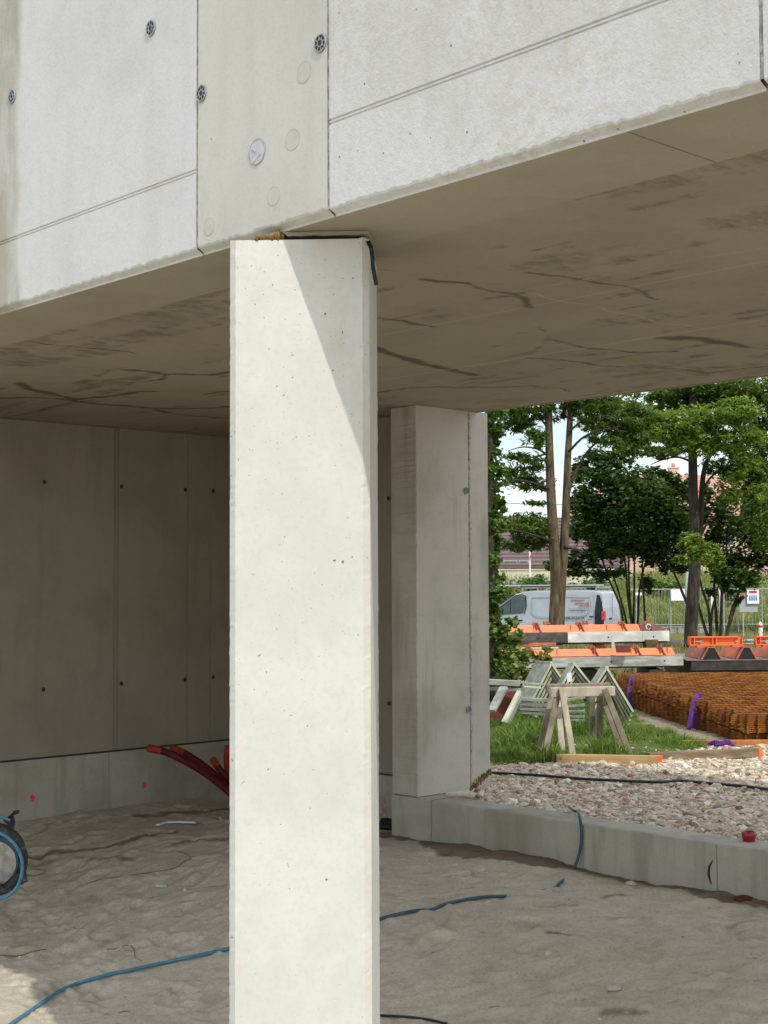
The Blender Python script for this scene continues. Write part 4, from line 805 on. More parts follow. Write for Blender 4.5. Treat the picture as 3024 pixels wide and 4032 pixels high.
# ------------------------------------------------------------------ orange formwork
def fpanel(x0, yt, x1, yl, d0, yawd, L, lab, pale, clamps, endred):
    a = at(x0, yl, d0); ya = math.radians(yawd); t = thing('formwork_panel', a, lab, 'formwork', 'stacked orange formwork panels', ya); t['label'] = lab
    def lb(mb, n, m, **k): return mb.build(n, m, t, world=False, **k)
    mb = MB(); mb.box(.02, L-.02, .04, 1.15, -.03, .13); lb(mb, 'body', MT['steeldark'])
    # edge board along the front, with an orange flange standing above it
    br = .0 if not pale else .62*1.0
    if pale:
        mb = MB(); mb.box(0, L*.372, 0, .04, -.0, .15); lb(mb, 'edge_board', MT['darkboard'])
        mb = MB(); mb.box(L*.374, L*.83, -.012, .04, -.002, .165); mb.box(L*.832, L, -.01, .04, 0, .165); lb(mb, 'edge_board', MT['palewood'])
    else:
        mb = MB(); mb.box(0, L*.3, 0, .04, 0, .15); mb.box(L*.302, L, -.008, .04, -.004, .155); lb(mb, 'edge_board', MT['greywood'])
    zt = .165; ee = L-.12 if endred else L-.12; ro_ = L*.83 if endred else ee
    mb = MB(); mb.hexa([(.0, .05, zt), (ro_, .05, zt), (ro_, .20, zt), (0, .20, zt), (0, .10, zt+.112), (ro_-.02, .10, zt+.112), (ro_-.02, .15, zt+.112), (0, .15, zt+.112)])
    for x in np.arange(.5, ro_-.1, .62): mb.box(x, x+.006, .052, .10, zt+.002, zt+.110)
    lb(mb, 'orange_flange', MT['orange'])
    if endred:
        mb = MB(); mb.hexa([(ro_+.004, .05, zt), (L-.02, .05, zt), (L-.02, .20, zt), (ro_+.004, .20, zt), (ro_+.004, .10, zt+.104), (L-.2, .10, zt+.104), (L-.2, .15, zt+.104), (ro_+.004, .15, zt+.104)]); lb(mb, 'red_end_plate', MT['oxide'])
        mb = MB(); mb.ring((ro_+.14, .065, zt+.07), (0, -1, 0), .03, .055, .012, 6); lb(mb, 'hex_mark', MT['palewood'])
    for x, big in clamps:
        mb = MB(); x = x*L; yb = .09 if big else .6
        for dx in (-.042, .012): mb.box(x+dx-.011, x+dx+.011, yb, yb+.07, zt+.09, zt+.16)
        mb.box(x-.062, x+.05, yb-.01, yb+.08, zt+.114, zt+.13); lb(mb, 'clamp', MT['orange_worn'])
        if big: mb = MB(); mb.bar((x-.01, .082, zt+.15), (x+.055, .035, zt+.0), .02, .014, (0, 1, 0)); mb.bar((x-.03, .085, zt+.15), (x-.012, .035, zt+.04), .016, .014, (0, 1, 0)); lb(mb, 'clamp_rod', MT['oxide'])
    mb = MB()
    for x, y in ((L*.2, 0), (L*.62, 0), (L*.9, .01)): mb.ring((x, -.013, .075), (0, -1, 0), 0, .014, .004, 10)
    lb(mb, 'bolt', MT['steeldark']); return t
fpanel(1990, 2470, 2637, 2533, 22.6, 13, 2.80, 'upper orange formwork panel with a pale grey edge board and a dark red end', True, ((.2, 1), (.33, 0), (.462, 1), (.575, 0), (.725, 1), (.885, 1)), True)
fpanel(1930, 2560, 2687, 2632, 22.2, 12, 3.22, 'lower orange formwork panel with a weathered grey edge board', False, ((.21, 1), (.54, 1), (.765, 1), (.892, 1)), False)
fb = at(2200, 2540, 22.9)
def blk(x0, x1, y0, y1, d, mat, lab, nm, cat, dep=.12):
    mb = MB(); a = at(x0, y1, d); b = at(x1, y0, d); mb.box(a[0], b[0], d, d+dep, a[2], b[2]); tag(mb.build(nm, mat, None, bevel=.006), lab, cat)
blk(2545, 2592, 2519, 2560, 23.0, MT['olive'], 'olive brown timber spacer between the right ends of the formwork panels', 'timber_spacer', 'spacer', .3)
blk(2345, 2382, 2524, 2556, 23.0, MT['oxide'], 'dark red spacer block between the formwork panels', 'steel_spacer', 'spacer', .3)
blk(2429, 2482, 2541, 2570, 22.45, MT['oxide'], 'dark red clamp box resting on the lower orange flange', 'clamp_box', 'clamp', .1)
blk(2408, 2420, 2526, 2556, 22.9, MT['palewood'], 'pale bracket standing between the formwork panels', 'pale_bracket', 'bracket', .05)
blk(2010, 2190, 2531, 2545, 22.7, MT['orange_worn'], 'faded orange beam between the left ends of the formwork panels', 'spacer_beam', 'beam', .1)
blk(2000, 2200, 2548, 2557, 22.7, MT['galv_edge'], 'pale thin beam under the faded orange one', 'spacer_beam', 'beam', .1)
for x0, lab in ((2060, 'timber bearer under the left end of the lower formwork panel'), (2300, 'timber bearer under the middle of the lower formwork panel'), (2560, 'timber bearer under the right end of the lower formwork panel')):
    a = at(x0, 2640, 22.7); mb = MB(); z = float(rear_z(a[0], 23)); mb.box(a[0], a[0]+.22, 22.75, 23.9, z-.02, a[2]+.01); tag(mb.build('timber_bearer', MT['steeldark'], None), lab, 'bearer', 'bearers under the formwork')
# right unit with trapezoid ribs
fr0 = at(2722, 2640, 23.0); ru = thing('ribbed_formwork', fr0, 'formwork panel lying flat with trapezoid ribs and orange beams across them', 'formwork', None, math.radians(4))
kx = 23.0/FL
def rlb(mb, n, m, **k): return mb.build(n, m, ru, world=False, **k)
mb = MB(); mb.box(0, 3.2, 0, 2.0, .0, .155); mb.box(.05, 3.1, .2, 1.8, -.14, -.002); rlb(mb, 'base_frame', MT['steeldark'])
mb = MB(); mb.hexa([(-.02, -.015, .157), (3.2, -.015, .157), (3.0, 2.0, .16), (-.15, 2.0, .16), (-.02, -.015, .17), (3.2, -.015, .17), (3.0, 2.0, .175), (-.15, 2.0, .175)]); mb.bar((-.03, -.02, .165), (-.28, 1.6, .25), .1, .012); rlb(mb, 'top_plate', MT['plate'])
for i, x in enumerate((.17, .75, 1.34, 1.92)):
    w0, w1, h = .165, .055, .20; z = .176; mb = MB(); th = .014
    out = [(-w0, 0), (-w1, h), (w1, h), (w0, 0), (w0-th, 0), (w1-th*.6, h-th), (-w1+th*.6, h-th), (-w0+th, 0)]
    mb.prism([(x+.17+a, .0, z+b) for a, b in out], (0, 0, 0), (.03, 1.1, .01)); rlb(mb, 'rib', MT['orange_worn'] if i else MT['orange_worn'])
    mb = MB(); mb.prism([(x+.17-w0*.9, .012, z+.001), (x+.17-w1*.82, .012, z+h*.93), (x+.17+w1*.82, .012, z+h*.93), (x+.17+w0*.9, .012, z+.001)], (0, 0, 0), (-.02, .1, 0)); rlb(mb, 'rib_hollow_shade', MT['black'])  # black plate paints the shade inside the open rib end
for x0, x1 in ((-.01, .87), (1.08, 2.0)):
    z = .40; mb = MB(); mb.box(x0, x1-.06, .02, .16, z+.125, z+.142); mb.box(x0, x1, .02, .16, z, z+.016); mb.box(x0+.003, x1-.003, .085, .098, z+.016, z+.125)
    for q in (x0, x0+.07, x0+.37, x0+.43, x1-.012): mb.box(q, q+.012, .025, .155, z+.017, z+.124)
    rlb(mb, 'orange_beam', MT['orange'])
    mb = MB(); mb.ring((x0+.19, .075, z+.06), (0, -1, 0), 0, .028, .03, 12); mb.tube([(x0+.05, .06, z+.06), (x0+.19, .06, z+.06)], .012, 8); mb.ring((x1-.1, .075, z+.07), (0, -1, 0), 0, .02, .02, 10); rlb(mb, 'adjusting_bolt', MT['galv'])
    mb = MB(); mb.box(x0+.12, x0+.3, .02, .15, z-.03, z-.001); mb.box(x1-.18, x1-.02, .02, .15, z-.03, z-.001); rlb(mb, 'beam_seat', MT['orange_worn'])
mb = MB(); mb.tube([(.86, .08, .47), (.93, .08, .475)], .014, 8); mb.tube([(.93, .08, .475), (.97, .08, .475), (1.03, .08, .475), (1.07, .08, .475)], [.03, .04, .04, .03], 8, True, .5); mb.tube([(.87, .08, .415), (1.1, .08, .42)], .016, 8); rlb(mb, 'turnbuckle', MT['galv'], smooth=True)
# ------------------------------------------------------------------ trees and shrubs
def leaves(name, clumps, size, asp, mat, parent, droop=.3, seed=1, flat=.5, d=30., tb=.5):
    rs = np.random.RandomState(seed); PP = []; TT = []
    for c in clumps:
        px, py, rx, ry, dz, n = c[:6]; C0 = at(px, py, d+dz); r = d/FL; sp = rs.normal(0, .5, (n, 3)); sp /= np.maximum(1, np.linalg.norm(sp, axis=1)/1.35)[:, None]
        # sub-clusters give light and dark tufts with gaps
        k = max(3, n//55); ctr = rs.normal(0, .52, (k, 3)); ctr /= np.maximum(1, np.linalg.norm(ctr, axis=1)/1.1)[:, None]; idx = rs.randint(0, k, n); q = ctr[idx]+rs.normal(0, .17, (n, 3)); q = np.where(rs.uniform(size=(n, 1)) < .22, sp, q)
        PP.append(C0+q*np.array([rx*r, (rx*.55+ry*.45)*r, ry*r])); TT.append(np.clip((c[6] if len(c) > 6 else tb)+rs.normal(0, .14, k)[idx]+rs.normal(0, .13, n), 0, 1))
    P = np.concatenate(PP); T = np.concatenate(TT); n = len(P)
    a = rs.uniform(0, 6.28, n); dirv = np.stack([np.cos(a), np.sin(a), -droop+rs.normal(0, .35, n)], -1); dirv /= np.linalg.norm(dirv, axis=1)[:, None]
    upv = np.stack([rs.normal(0, flat, n), rs.normal(0, flat, n), np.ones(n)], -1); sv = np.cross(dirv, upv); sv /= np.linalg.norm(sv, axis=1)[:, None]
    L = size*rs.uniform(.6, 1.3, n)[:, None]; Wd = L*asp
    V = np.stack([P-dirv*L*.5, P+sv*Wd*.5-dirv*L*.05, P+dirv*L*.5, P-sv*Wd*.5-dirv*L*.05], 1).reshape(-1, 3); F = np.arange(n*4).reshape(n, 4)
    me = fast_mesh(name, V, F); face_attr(me, 'tint', T); return link(name, me, mat, parent)
def z1(cx, cy): return 1900+cx/1.476, 1450+cy/1.476
def Z1(L, k=1.0): return [(*z1(c[0], c[1]), c[2]/1.476, c[3]/1.476, c[4], int(c[5]*k))+tuple(c[6:]) for c in L]
def stem(mb, pts, d, r0, r1, n=9, wob=.0, dd=0):
    P = smooth_path([at(x, y, d+dd*i/max(1, len(pts)-1)) for i, (x, y) in enumerate(pts)], 5); k = len(P); mb.tube(P, [r0+(r1-r0)*i/(k-1) for i in range(k)], n)
D1 = 29.0
t1 = thing('locust_tree', at(2190, 2480, D1), 'tall locust tree with twin ridged trunks in front of the van', 'tree', 'trees behind the yard'); mb = MB(); s1 = D1/FL
stem(mb, [(2188, 2540), (2187, 2470), (2190, 2380), (2192, 2300), (2187, 2220), (2180, 2120), (2172, 1990), (2166, 1860), (2162, 1720), (2158, 1560), (2150, 1350)], D1, 30*s1, 12*s1, 12)
stem(mb, [(2200, 2520), (2203, 2400), (2210, 2290), (2219, 2180), (2226, 2060), (2231, 1930), (2236, 1800), (2244, 1660), (2250, 1520), (2262, 1330)], D1+.12, 23*s1, 9*s1, 12)
mb.k = 1
stem(mb, [(2232, 1960), (2250, 1900), (2275, 1840), (2320, 1770), (2380, 1715)], D1+.2, 9*s1, 3*s1, 7, dd=.6)
for pts in ([(2165, 1800), (2120, 1770), (2060, 1760), (2000, 1775)], [(2160, 1690), (2120, 1640), (2060, 1620), (1990, 1625)], [(2172, 1930), (2110, 1905), (2040, 1890), (1970, 1900)], [(2176, 2130), (2110, 2110), (2040, 2090), (1975, 2085)], [(2240, 1700), (2290, 1660), (2350, 1640), (2430, 1640)], [(2238, 1780), (2300, 1720), (2380, 1690), (2470, 1700)], [(2168, 1780), (2100, 1800), (2040, 1790)], [(2190, 2170), (2130, 2140), (2070, 2150)], [(2222, 2150), (2260, 2160), (2275, 2140), (2282, 2115)], [(2226, 2155), (2280, 2165), (2310, 2180)]):
    stem(mb, pts, D1, 5.5*s1, 1.5*s1, 6, dd=R.uniform(-1.2, 1.2))
mb.build('trunk', [MT['bark'], MT['bark_dark']], t1, True)
CL1 = [(560, 220, 90, 60, .5, 600), (450, 250, 70, 50, .5, 350), (800, 330, 140, 70, 1.2, 900), (240, 250, 150, 50, 0, 1300), (190, 330, 90, 50, .5, 600), (300, 400, 70, 50, -.5, 420), (330, 440, 50, 30, 0, 160), (250, 540, 120, 45, 0, 650), (170, 600, 60, 30, 0, 260), (280, 660, 120, 50, .4, 800), (300, 780, 80, 22, 0, 150), (210, 910, 130, 50, 0, 900), (330, 900, 70, 60, .3, 500), (250, 1010, 140, 45, .3, 900), (350, 960, 60, 60, 0, 450), (130, 270, 50, 60, 0, 300), (150, 660, 60, 25, 0, 200),
       (650, 215, 140, 50, 0, 1000), (740, 320, 150, 55, 1, 1200), (600, 300, 70, 50, 0, 420), (860, 250, 120, 70, 1.4, 1000), (850, 400, 140, 50, 1.2, 900), (640, 400, 50, 50, .6, 120), (720, 440, 110, 45, 0.8, 420), (560, 620, 60, 50, 1, 260), (700, 140, 200, 60, 0, 700), (300, 140, 200, 70, 0, 700), (480, 130, 120, 60, 0, 500)]
leaves('crown', Z1(CL1, 1.0), .17, .26, MT['leaf_mid'], t1, .45, 3, .5, D1, .38)
D2 = 32.0
t2 = thing('locust_tree', at(2720, 2500, D2), 'locust tree with a single forked trunk and sunlit green sprays', 'tree', 'trees behind the yard'); mb = MB(); s1 = D2/FL
stem(mb, [(2719, 2560), (2722, 2440), (2730, 2320), (2736, 2230), (2738, 2160), (2736, 2080), (2730, 1960), (2728, 1840), (2726, 1700), (2730, 1500), (2735, 1350)], D2, 27*s1, 14*s1, 11)
stem(mb, [(2738, 2210), (2750, 2120), (2760, 2010), (2764, 1920), (2775, 1840), (2800, 1790), (2850, 1750)], D2+.1, 16*s1, 6*s1, 9, dd=.3)
for pts in ([(2738, 2000), (2690, 1950), (2640, 1935), (2610, 1935)], [(2728, 1820), (2670, 1800), (2610, 1810), (2560, 1830)], [(2728, 1780), (2800, 1740), (2880, 1720), (2960, 1730)], [(2764, 1950), (2790, 1890), (2840, 1850), (2900, 1840)], [(2755, 2120), (2775, 2080), (2790, 2030)], [(2726, 1700), (2650, 1660), (2560, 1660)], [(2740, 2180), (2720, 2140), (2700, 2130)], [(2738, 2200), (2770, 2165), (2810, 2190)]):
    stem(mb, pts, D2, 6*s1, 1.5*s1, 6, dd=R.uniform(-.8, .8))
mb.build('trunk', MT['bark_dark'], t2, True)
CB = [(1250, 250, 200, 50, -1.3, 900, .5), (900, 330, 90, 45, -1.2, 700, .5), (1500, 240, 120, 60, -1.1, 1200, .6), (1560, 400, 90, 60, -1.0, 800, .5), (1400, 400, 130, 50, -1.1, 1200, .6), (1560, 560, 80, 60, -1, 600, .4), (1600, 720, 60, 60, -1, 450, .4), (1000, 300, 110, 50, -1, 1300, .6), (1100, 350, 150, 70, -1.2, 2100, .62), (1300, 330, 150, 50, -1, 1600, .6), (1450, 300, 100, 45, -.8, 900, .62), (950, 385, 75, 40, -1, 600, .5), (1150, 430, 110, 55, -1.2, 1200, .55), (1340, 450, 100, 50, -1, 900, .55), (1230, 480, 60, 40, -1, 350, .5), (1200, 1010, 55, 50, -1.2, 700, .5), (1290, 1080, 75, 50, -1.2, 900, .45), (1170, 1110, 45, 35, -1.2, 380, .35), (1350, 1130, 50, 40, -1.1, 380, .4), (1480, 750, 60, 50, -1, 500, .35), (1460, 640, 60, 50, -1, 350, .3)]
leaves('sunlit_spray', Z1(CB), .16, .3, MT['leaf_sunlit'], t2, .3, 5, .35, D2)
CM = [(1180, 120, 200, 60, .2, 1500), (1450, 220, 200, 80, .4, 1500), (760, 230, 140, 60, -1, 900), (1500, 680, 120, 90, .6, 900), (1330, 560, 60, 50, .6, 300), (1000, 480, 140, 40, .3, 900), (1250, 200, 180, 60, .5, 1700), (1550, 150, 150, 70, 0, 1700), (1400, 130, 120, 50, .5, 900), (1600, 330, 100, 110, .3, 1500), (1500, 520, 120, 100, .3, 1700), (1600, 650, 80, 120, .5, 1200), (1610, 880, 90, 140, .5, 1400), (1430, 620, 90, 70, .5, 700), (1080, 180, 130, 50, .6, 1000), (880, 480, 100, 35, .5, 500), (1650, 480, 60, 120, 0, 700), (1050, 250, 100, 40, .3, 600), (1700, 200, 120, 150, 0, 900), (1400, 760, 70, 70, .6, 420), (1300, 60, 300, 60, 0, 1200)]
leaves('crown', Z1(CM), .17, .3, MT['leaf_mid'], t2, .35, 6, .45, D2, .5)
D3 = 36.0; s1 = D3/FL
t3 = thing('dark_shrub', at(2500, 2460, D3), 'dark multi-stemmed shrub with a dense rounded crown between the locust trees', 'shrub', 'shrubs behind the yard'); mb = MB()
for b, m_, t_ in (((2470, 2520), (2440, 2380), (2370, 2200)), ((2478, 2520), (2455, 2400), (2400, 2230)), ((2495, 2520), (2470, 2330), (2450, 2150)), ((2500, 2520), (2497, 2350), (2500, 2150)), ((2540, 2520), (2535, 2360), (2530, 2180)), ((2506, 2520), (2515, 2350), (2545, 2200)), ((2490, 2520), (2480, 2360), (2478, 2150))): stem(mb, [b, ((b[0]+m_[0])/2+R.uniform(-4, 4), (b[1]+m_[1])/2), m_, ((t_[0]+m_[0])/2+R.uniform(-5, 5), (t_[1]+m_[1])/2), t_], D3, 5.5*s1, 3*s1, 7, dd=R.uniform(-.6, .6))
mb.build('stems', MT['bark_dark'], t3, True)
CD = [(1100, 740, 90, 110, .3, 1500), (1150, 900, 80, 120, .3, 1500), (1050, 640, 70, 40, .2, 500), (1190, 690, 50, 60, .3, 450), (1000, 600, 60, 30, .2, 300), (720, 540, 130, 60, 0, 1500), (640, 620, 100, 50, 0, 700), (780, 680, 200, 110, 0, 3600), (620, 790, 110, 90, 0, 1500), (900, 790, 170, 140, -.4, 3800, .6), (1040, 880, 140, 140, 0, 3000), (700, 930, 170, 110, 0, 2900, .55), (860, 1020, 190, 90, -.3, 2900, .62), (570, 950, 50, 50, 0, 350), (1000, 1060, 140, 80, 0, 1800), (560, 760, 50, 60, 0, 300), (620, 1080, 120, 60, 0, 900), (480, 1130, 110, 40, 0, 700), (420, 1150, 70, 30, 0, 300), (700, 1190, 150, 40, 0, 800), (1120, 1130, 90, 60, 0, 700), (960, 1240, 40, 60, 0, 350), (1080, 700, 80, 60, 0, 500), (550, 560, 50, 40, 0, 250), (540, 1200, 110, 40, 0, 300)]
leaves('foliage', Z1(CD, 1.0), .125, .72, MT['leaf_dark'], t3, .25, 8, .5, D3, .42)
D4 = 34.5; s1 = D4/FL
t4 = thing('dark_shrub', at(2830, 2470, D4), 'dark open shrub with slanting stems at the right edge behind the locust', 'shrub', 'shrubs behind the yard'); mb = MB()
for pts in ([(2825, 2520), (2820, 2420), (2812, 2300), (2830, 2170), (2850, 2060)], [(2838, 2520), (2840, 2400), (2845, 2280), (2860, 2150), (2880, 2040)], [(2790, 2520), (2760, 2420), (2735, 2320), (2715, 2240)], [(2800, 2520), (2790, 2400), (2762, 2310), (2752, 2260)], [(2795, 2520), (2805, 2400), (2830, 2300)], [(2860, 2520), (2880, 2410), (2910, 2330), (2935, 2240)], [(2855, 2520), (2890, 2400), (2920, 2300), (2960, 2200)], [(2716, 2400), (2690, 2340), (2660, 2270), (2630, 2220)]): stem(mb, pts, D4, 7*s1, 3*s1, 7, dd=R.uniform(-.5, .5))
mb.build('stems', MT['bark_dark'], t4, True)
CE = [(1380, 900, 110, 150, 0, 1300), (1560, 960, 110, 130, 0, 1700), (1420, 1130, 110, 70, 0, 1000), (1590, 780, 80, 100, 0, 900), (1300, 800, 60, 120, 0, 500), (1620, 1130, 70, 60, 0, 700), (1460, 1200, 110, 50, -.3, 800, .7), (1560, 1240, 70, 35, -.3, 500, .75), (1400, 1240, 50, 50, 0, 260), (1330, 1010, 60, 90, 0, 380), (1520, 1130, 80, 50, 0, 500), (1690, 1000, 70, 200, 0, 800), (1480, 1320, 50, 50, 0, 160), (1330, 1300, 40, 50, 0, 120)]
leaves('foliage', Z1(CE, 1.0), .125, .7, MT['leaf_dark'], t4, .25, 9, .5, D4, .5)
# ivy on a post beside the pier, and the yellow-green bush
DI = 15.6; s1 = DI/FL
iv = thing('ivy_post', at(1945, 2700, DI), 'post thickly covered in green ivy right beside the concrete pier', 'ivy'); mb = MB(); stem(mb, [(1930, 2760), (1930, 2300), (1928, 1900), (1925, 1500)], DI, 22*s1, 16*s1, 9); mb.build('post', MT['bark_dark'], iv, True)
CI = []
for i in range(36):
    y = 1560+i*32; w = 26+10*math.sin(i*.9)+R.uniform(-6, 8)+(10 if y > 2300 else 0); CI.append((1945+R.uniform(-4, 8), y, w*1.25, 30, R.uniform(-.1, .1), 150))
CI += [(1985, 2480, 40, 35, -.1, 120), (2020, 2510, 40, 30, -.1, 90, .7), (1985, 2560, 40, 40, -.1, 160), (2000, 1880, 18, 60, 0, 60), (2010, 2440, 25, 20, 0, 40, .7), (2055, 2500, 22, 16, 0, 26, .75)]
leaves('foliage', CI, .062, .85, MT['ivy'], iv, .55, 12, .8, DI, .5)
DB = 17.0; bs_ = thing('leafy_bush', at(2040, 2700, DB), 'yellow green leafy bush in front of the orange formwork', 'bush'); mb = MB()
for i in range(7): stem(mb, [(2040+R.uniform(-40, 40), 2735), (2040+R.uniform(-60, 60), 2680), (2040+R.uniform(-90, 90), 2610)], DB, .012, .004, 6)
mb.build('stems', MT['bark_dark'], bs_, True)
leaves('foliage', [(1990, 2600, 60, 45, 0, 300, .55), (2050, 2590, 60, 40, -.1, 260, .55), (2000, 2650, 65, 40, -.2, 330, .5), (2080, 2640, 55, 40, -.1, 260, .55), (2130, 2600, 45, 28, 0, 90, .6), (2060, 2680, 60, 30, -.1, 240, .45), (2155, 2570, 25, 20, 0, 30, .6), (1960, 2680, 50, 30, 0, 150, .5), (2110, 2672, 30, 25, 0, 90, .5)], .085, .85, MT['bush'], bs_, .5, 14, .8, DB, .5)
# green hedge plants along the meadow fence
for i, (px_, py_, rx, ry, d_, nn, lab) in enumerate(((2010, 2360, 55, 60, 57, 900, 'pale green bush at the meadow edge left of the van'), (2110, 2296, 60, 26, 70, 700, 'low green bush under the cream wall'), (2330, 2305, 70, 22, 70, 700, 'low green bush behind the roof rack of the van'), (2600, 2300, 90, 26, 68, 900, 'wide green bush behind the white board'), (2900, 2330, 80, 45, 66, 900, 'tall weeds behind the notice board'))):
    tt = thing('meadow_bush', at(px_, py_+ry, d_), lab, 'bush', 'bushes along the meadow'); leaves('foliage', [(px_, py_, rx, ry, 0, nn, .6)], .2, .5, MT['bush' if i == 0 else 'ivy'], tt, .2, 30+i, .8, d_)
    mb = MB(); stem(mb, [(px_, py_+ry*1.4), (px_+4, py_), (px_-3, py_-ry*.5)], d_, .05, .015, 6); mb.build('stems', MT['bark_dark'], tt, True)
# ------------------------------------------------------------------ the van
VL = 5.08; vyaw = math.radians(180-27.0); vr = at(2378, 2290, 51.0); VZ = -.66
van = thing('parked_van', (vr[0], vr[1], VZ), 'silver white panel van with a roof rack and lettering, parked behind the twin trunks', 'van', None, vyaw)
def vb(mb, n, m, p=None, **k): return mb.build(n, m, p or van, world=False, **k)
# local: x forward from the tail, y>0 = side away... the side facing the camera is y = 0, body spans y in [0,1.95] or negative
side = np.array([math.cos(vyaw+math.pi/2), math.sin(vyaw+math.pi/2)]); SG = 1.0 if side[1] > 0 else -1.0
WV = 1.92
prof = [(0.0, .38), (0, .95), (.03, 1.35), (.12, 1.86), (.3, 1.955), (1.2, 1.975), (2.7, 1.965), (3.15, 1.93), (3.45, 1.83), (4.05, 1.42), (4.32, 1.23), (4.85, 1.08), (5.02, .9), (5.08, .6), (5.02, .34), (4.6, .30), (.3, .30)]
def tum(x, z): return .0 if z < 1.0 else .13*((z-1.0)/.97)**1.3
mb = MB(); m = len(prof)
rows = []
for yy in (0, .05, WV*.5, WV-.05, WV):
    for x, z in prof:
        e = abs(yy-WV/2)/(WV/2); t = tum(x, z)*(1 if e > .9 else 0)
        y_ = yy+(t if yy < WV/2 else -t)*(1 if e > .9 else 0); xx = x+(.05 if (yy in (0, WV) and x < .05) else 0)-(.16*(e**3) if x > 4.5 else 0); zz_ = z-(.035 if yy in (0, WV) and z > 1.8 else 0)
        mb.v.append((xx, SG*y_, zz_))
for r_ in range(4):
    for i in range(m): j = (i+1) % m; mb.f.append((r_*m+i, r_*m+j, (r_+1)*m+j, (r_+1)*m+i)); mb.mi.append(0)
mb.f += [tuple(range(m)), tuple(range(4*m, 5*m))[::-1]]; mb.mi += [0, 0]
bo = vb(mb, 'body', MT['van']); 
def sy(z, e=.004): return SG*(tum(0, z)-e)
def sidepoly(pts, n, mat, e=.006, parent=None, th=.006):
    mb = MB(); mb.add([(x, SG*(tum(0, z)-e-.02*(z > 1.8)*0), z) for x, z in pts]+[(x, SG*(tum(0, z)+th), z) for x, z in pts], [tuple(range(len(pts))), tuple(range(len(pts), 2*len(pts)))[::-1]]+[(i, (i+1) % len(pts), len(pts)+(i+1) % len(pts), len(pts)+i) for i in range(len(pts))]); return vb(mb, n, mat, parent)
win = sidepoly([(3.12, 1.16), (3.06, 1.4), (3.08, 1.72), (3.2, 1.79), (3.42, 1.76), (3.98, 1.36), (4.12, 1.2), (4.1, 1.1), (3.6, 1.12)], 'side_window', MT['glass'])
sidepoly([(3.60, 1.12), (3.63, 1.12), (3.66, 1.6), (3.63, 1.62)], 'window_divider', MT['vanblack'], .012, win)
wf = sidepoly([(4.14, 1.12), (4.0, 1.36), (3.43, 1.775), (3.2, 1.815), (3.06, 1.75), (3.02, 1.4), (3.09, 1.12), (3.06, 1.12), (2.99, 1.4), (3.03, 1.77), (3.19, 1.84), (3.45, 1.80), (4.05, 1.37), (4.2, 1.15)], 'window_frame', MT['vanblack'], .009, win)
mb = MB(); mb.hexa([(3.95, SG*-.14, 1.08), (4.15, SG*-.2, 1.08), (4.15, SG*.02, 1.12), (3.95, SG*.02, 1.12), (3.95, SG*-.14, 1.33), (4.12, SG*-.18, 1.33), (4.12, SG*.02, 1.3), (3.95, SG*.02, 1.3)]); vb(mb, 'door_mirror', MT['vanblack'], bevel=.02)
mb = MB(); mb.hexa([(3.5, SG*.2, 1.83), (3.5, SG*(WV-.2), 1.83), (4.28, SG*(WV-.12), 1.26), (4.28, SG*.12, 1.26), (3.52, SG*.2, 1.845), (3.52, SG*(WV-.2), 1.845), (4.3, SG*(WV-.12), 1.275), (4.3, SG*.12, 1.275)]); vb(mb, 'windscreen', MT['glass'])
for x0, x1, z0, nm in ((3.0, 3.012, .42, 0), (1.62, 1.63, .42, 0), (.42, .43, .4, 0), (4.2, 4.21, .42, 0)): sidepoly([(x0, z0), (x1, z0), (x1, 1.82 if x0 < 3.5 else 1.1), (x0, 1.82 if x0 < 3.5 else 1.1)], 'panel_seam', MT['rack'], .003)
def rimline(pts, w=.02):
    mb = MB()
    for (x0, z0), (x1, z1) in zip(pts[:-1], pts[1:]): mb.bar((x0, SG*(tum(0, z0)-.004), z0), (x1, SG*(tum(0, z1)-.004), z1), w, .012, (0, 1, 0))
    return vb(mb, 'pressed_swage', MT['van'])
rimline([(2.78, 1.16), (2.62, 1.04), (2.4, 1.0), (1.6, 1.02), (.95, 1.05), (.7, 1.1), (.58, 1.22), (.55, 1.72)], .03); rimline([(2.78, 1.16), (2.8, 1.72), (1.7, 1.74), (.55, 1.72)], .02)
mb = MB(); mb.box(3.14, 3.36, SG*-.03 if SG > 0 else 0, 0 if SG > 0 else .03, .86, .90); hd = vb(mb, 'door_handle', MT['vanblack']); mb = MB(); mb.box(.42, .56, min(0, SG*-.02), max(0, SG*-.02), 1.0, 1.05); vb(mb, 'door_handle', MT['vanblack'])
# tail corner: black window pillar and red lamp
sidepoly([(.02, .5), (.02, 1.1), (.10, 1.5), (.2, 1.80), (.30, 1.82), (.36, 1.2), (.36, .5)], 'rear_corner_trim', MT['vanblack'])
mb = MB(); mb.hexa([(-.02, SG*-.008, .92), (.1, SG*-.014, .92), (.1, SG*.1, .92), (-.02, SG*.1, .92), (-.01, SG*.015, 1.24), (.1, SG*.01, 1.24), (.1, SG*.12, 1.24), (-.01, SG*.12, 1.24)]); vb(mb, 'tail_lamp', MT['lamp'])
mb = MB(); mb.box(-.006, .02, *sorted((SG*.95, SG*.965)), .45, 1.85); vb(mb, 'rear_door_seam', MT['rack'])
mb = MB(); mb.box(-.02, .02, *sorted((SG*.55, SG*.85)), .92, .98); vb(mb, 'rear_handle', MT['vanblack'])
mb = MB(); mb.box(-.06, .12, *sorted((SG*.02, SG*(WV-.02))), .34, .52); vb(mb, 'rear_bumper', MT['vanblack'], bevel=.02)
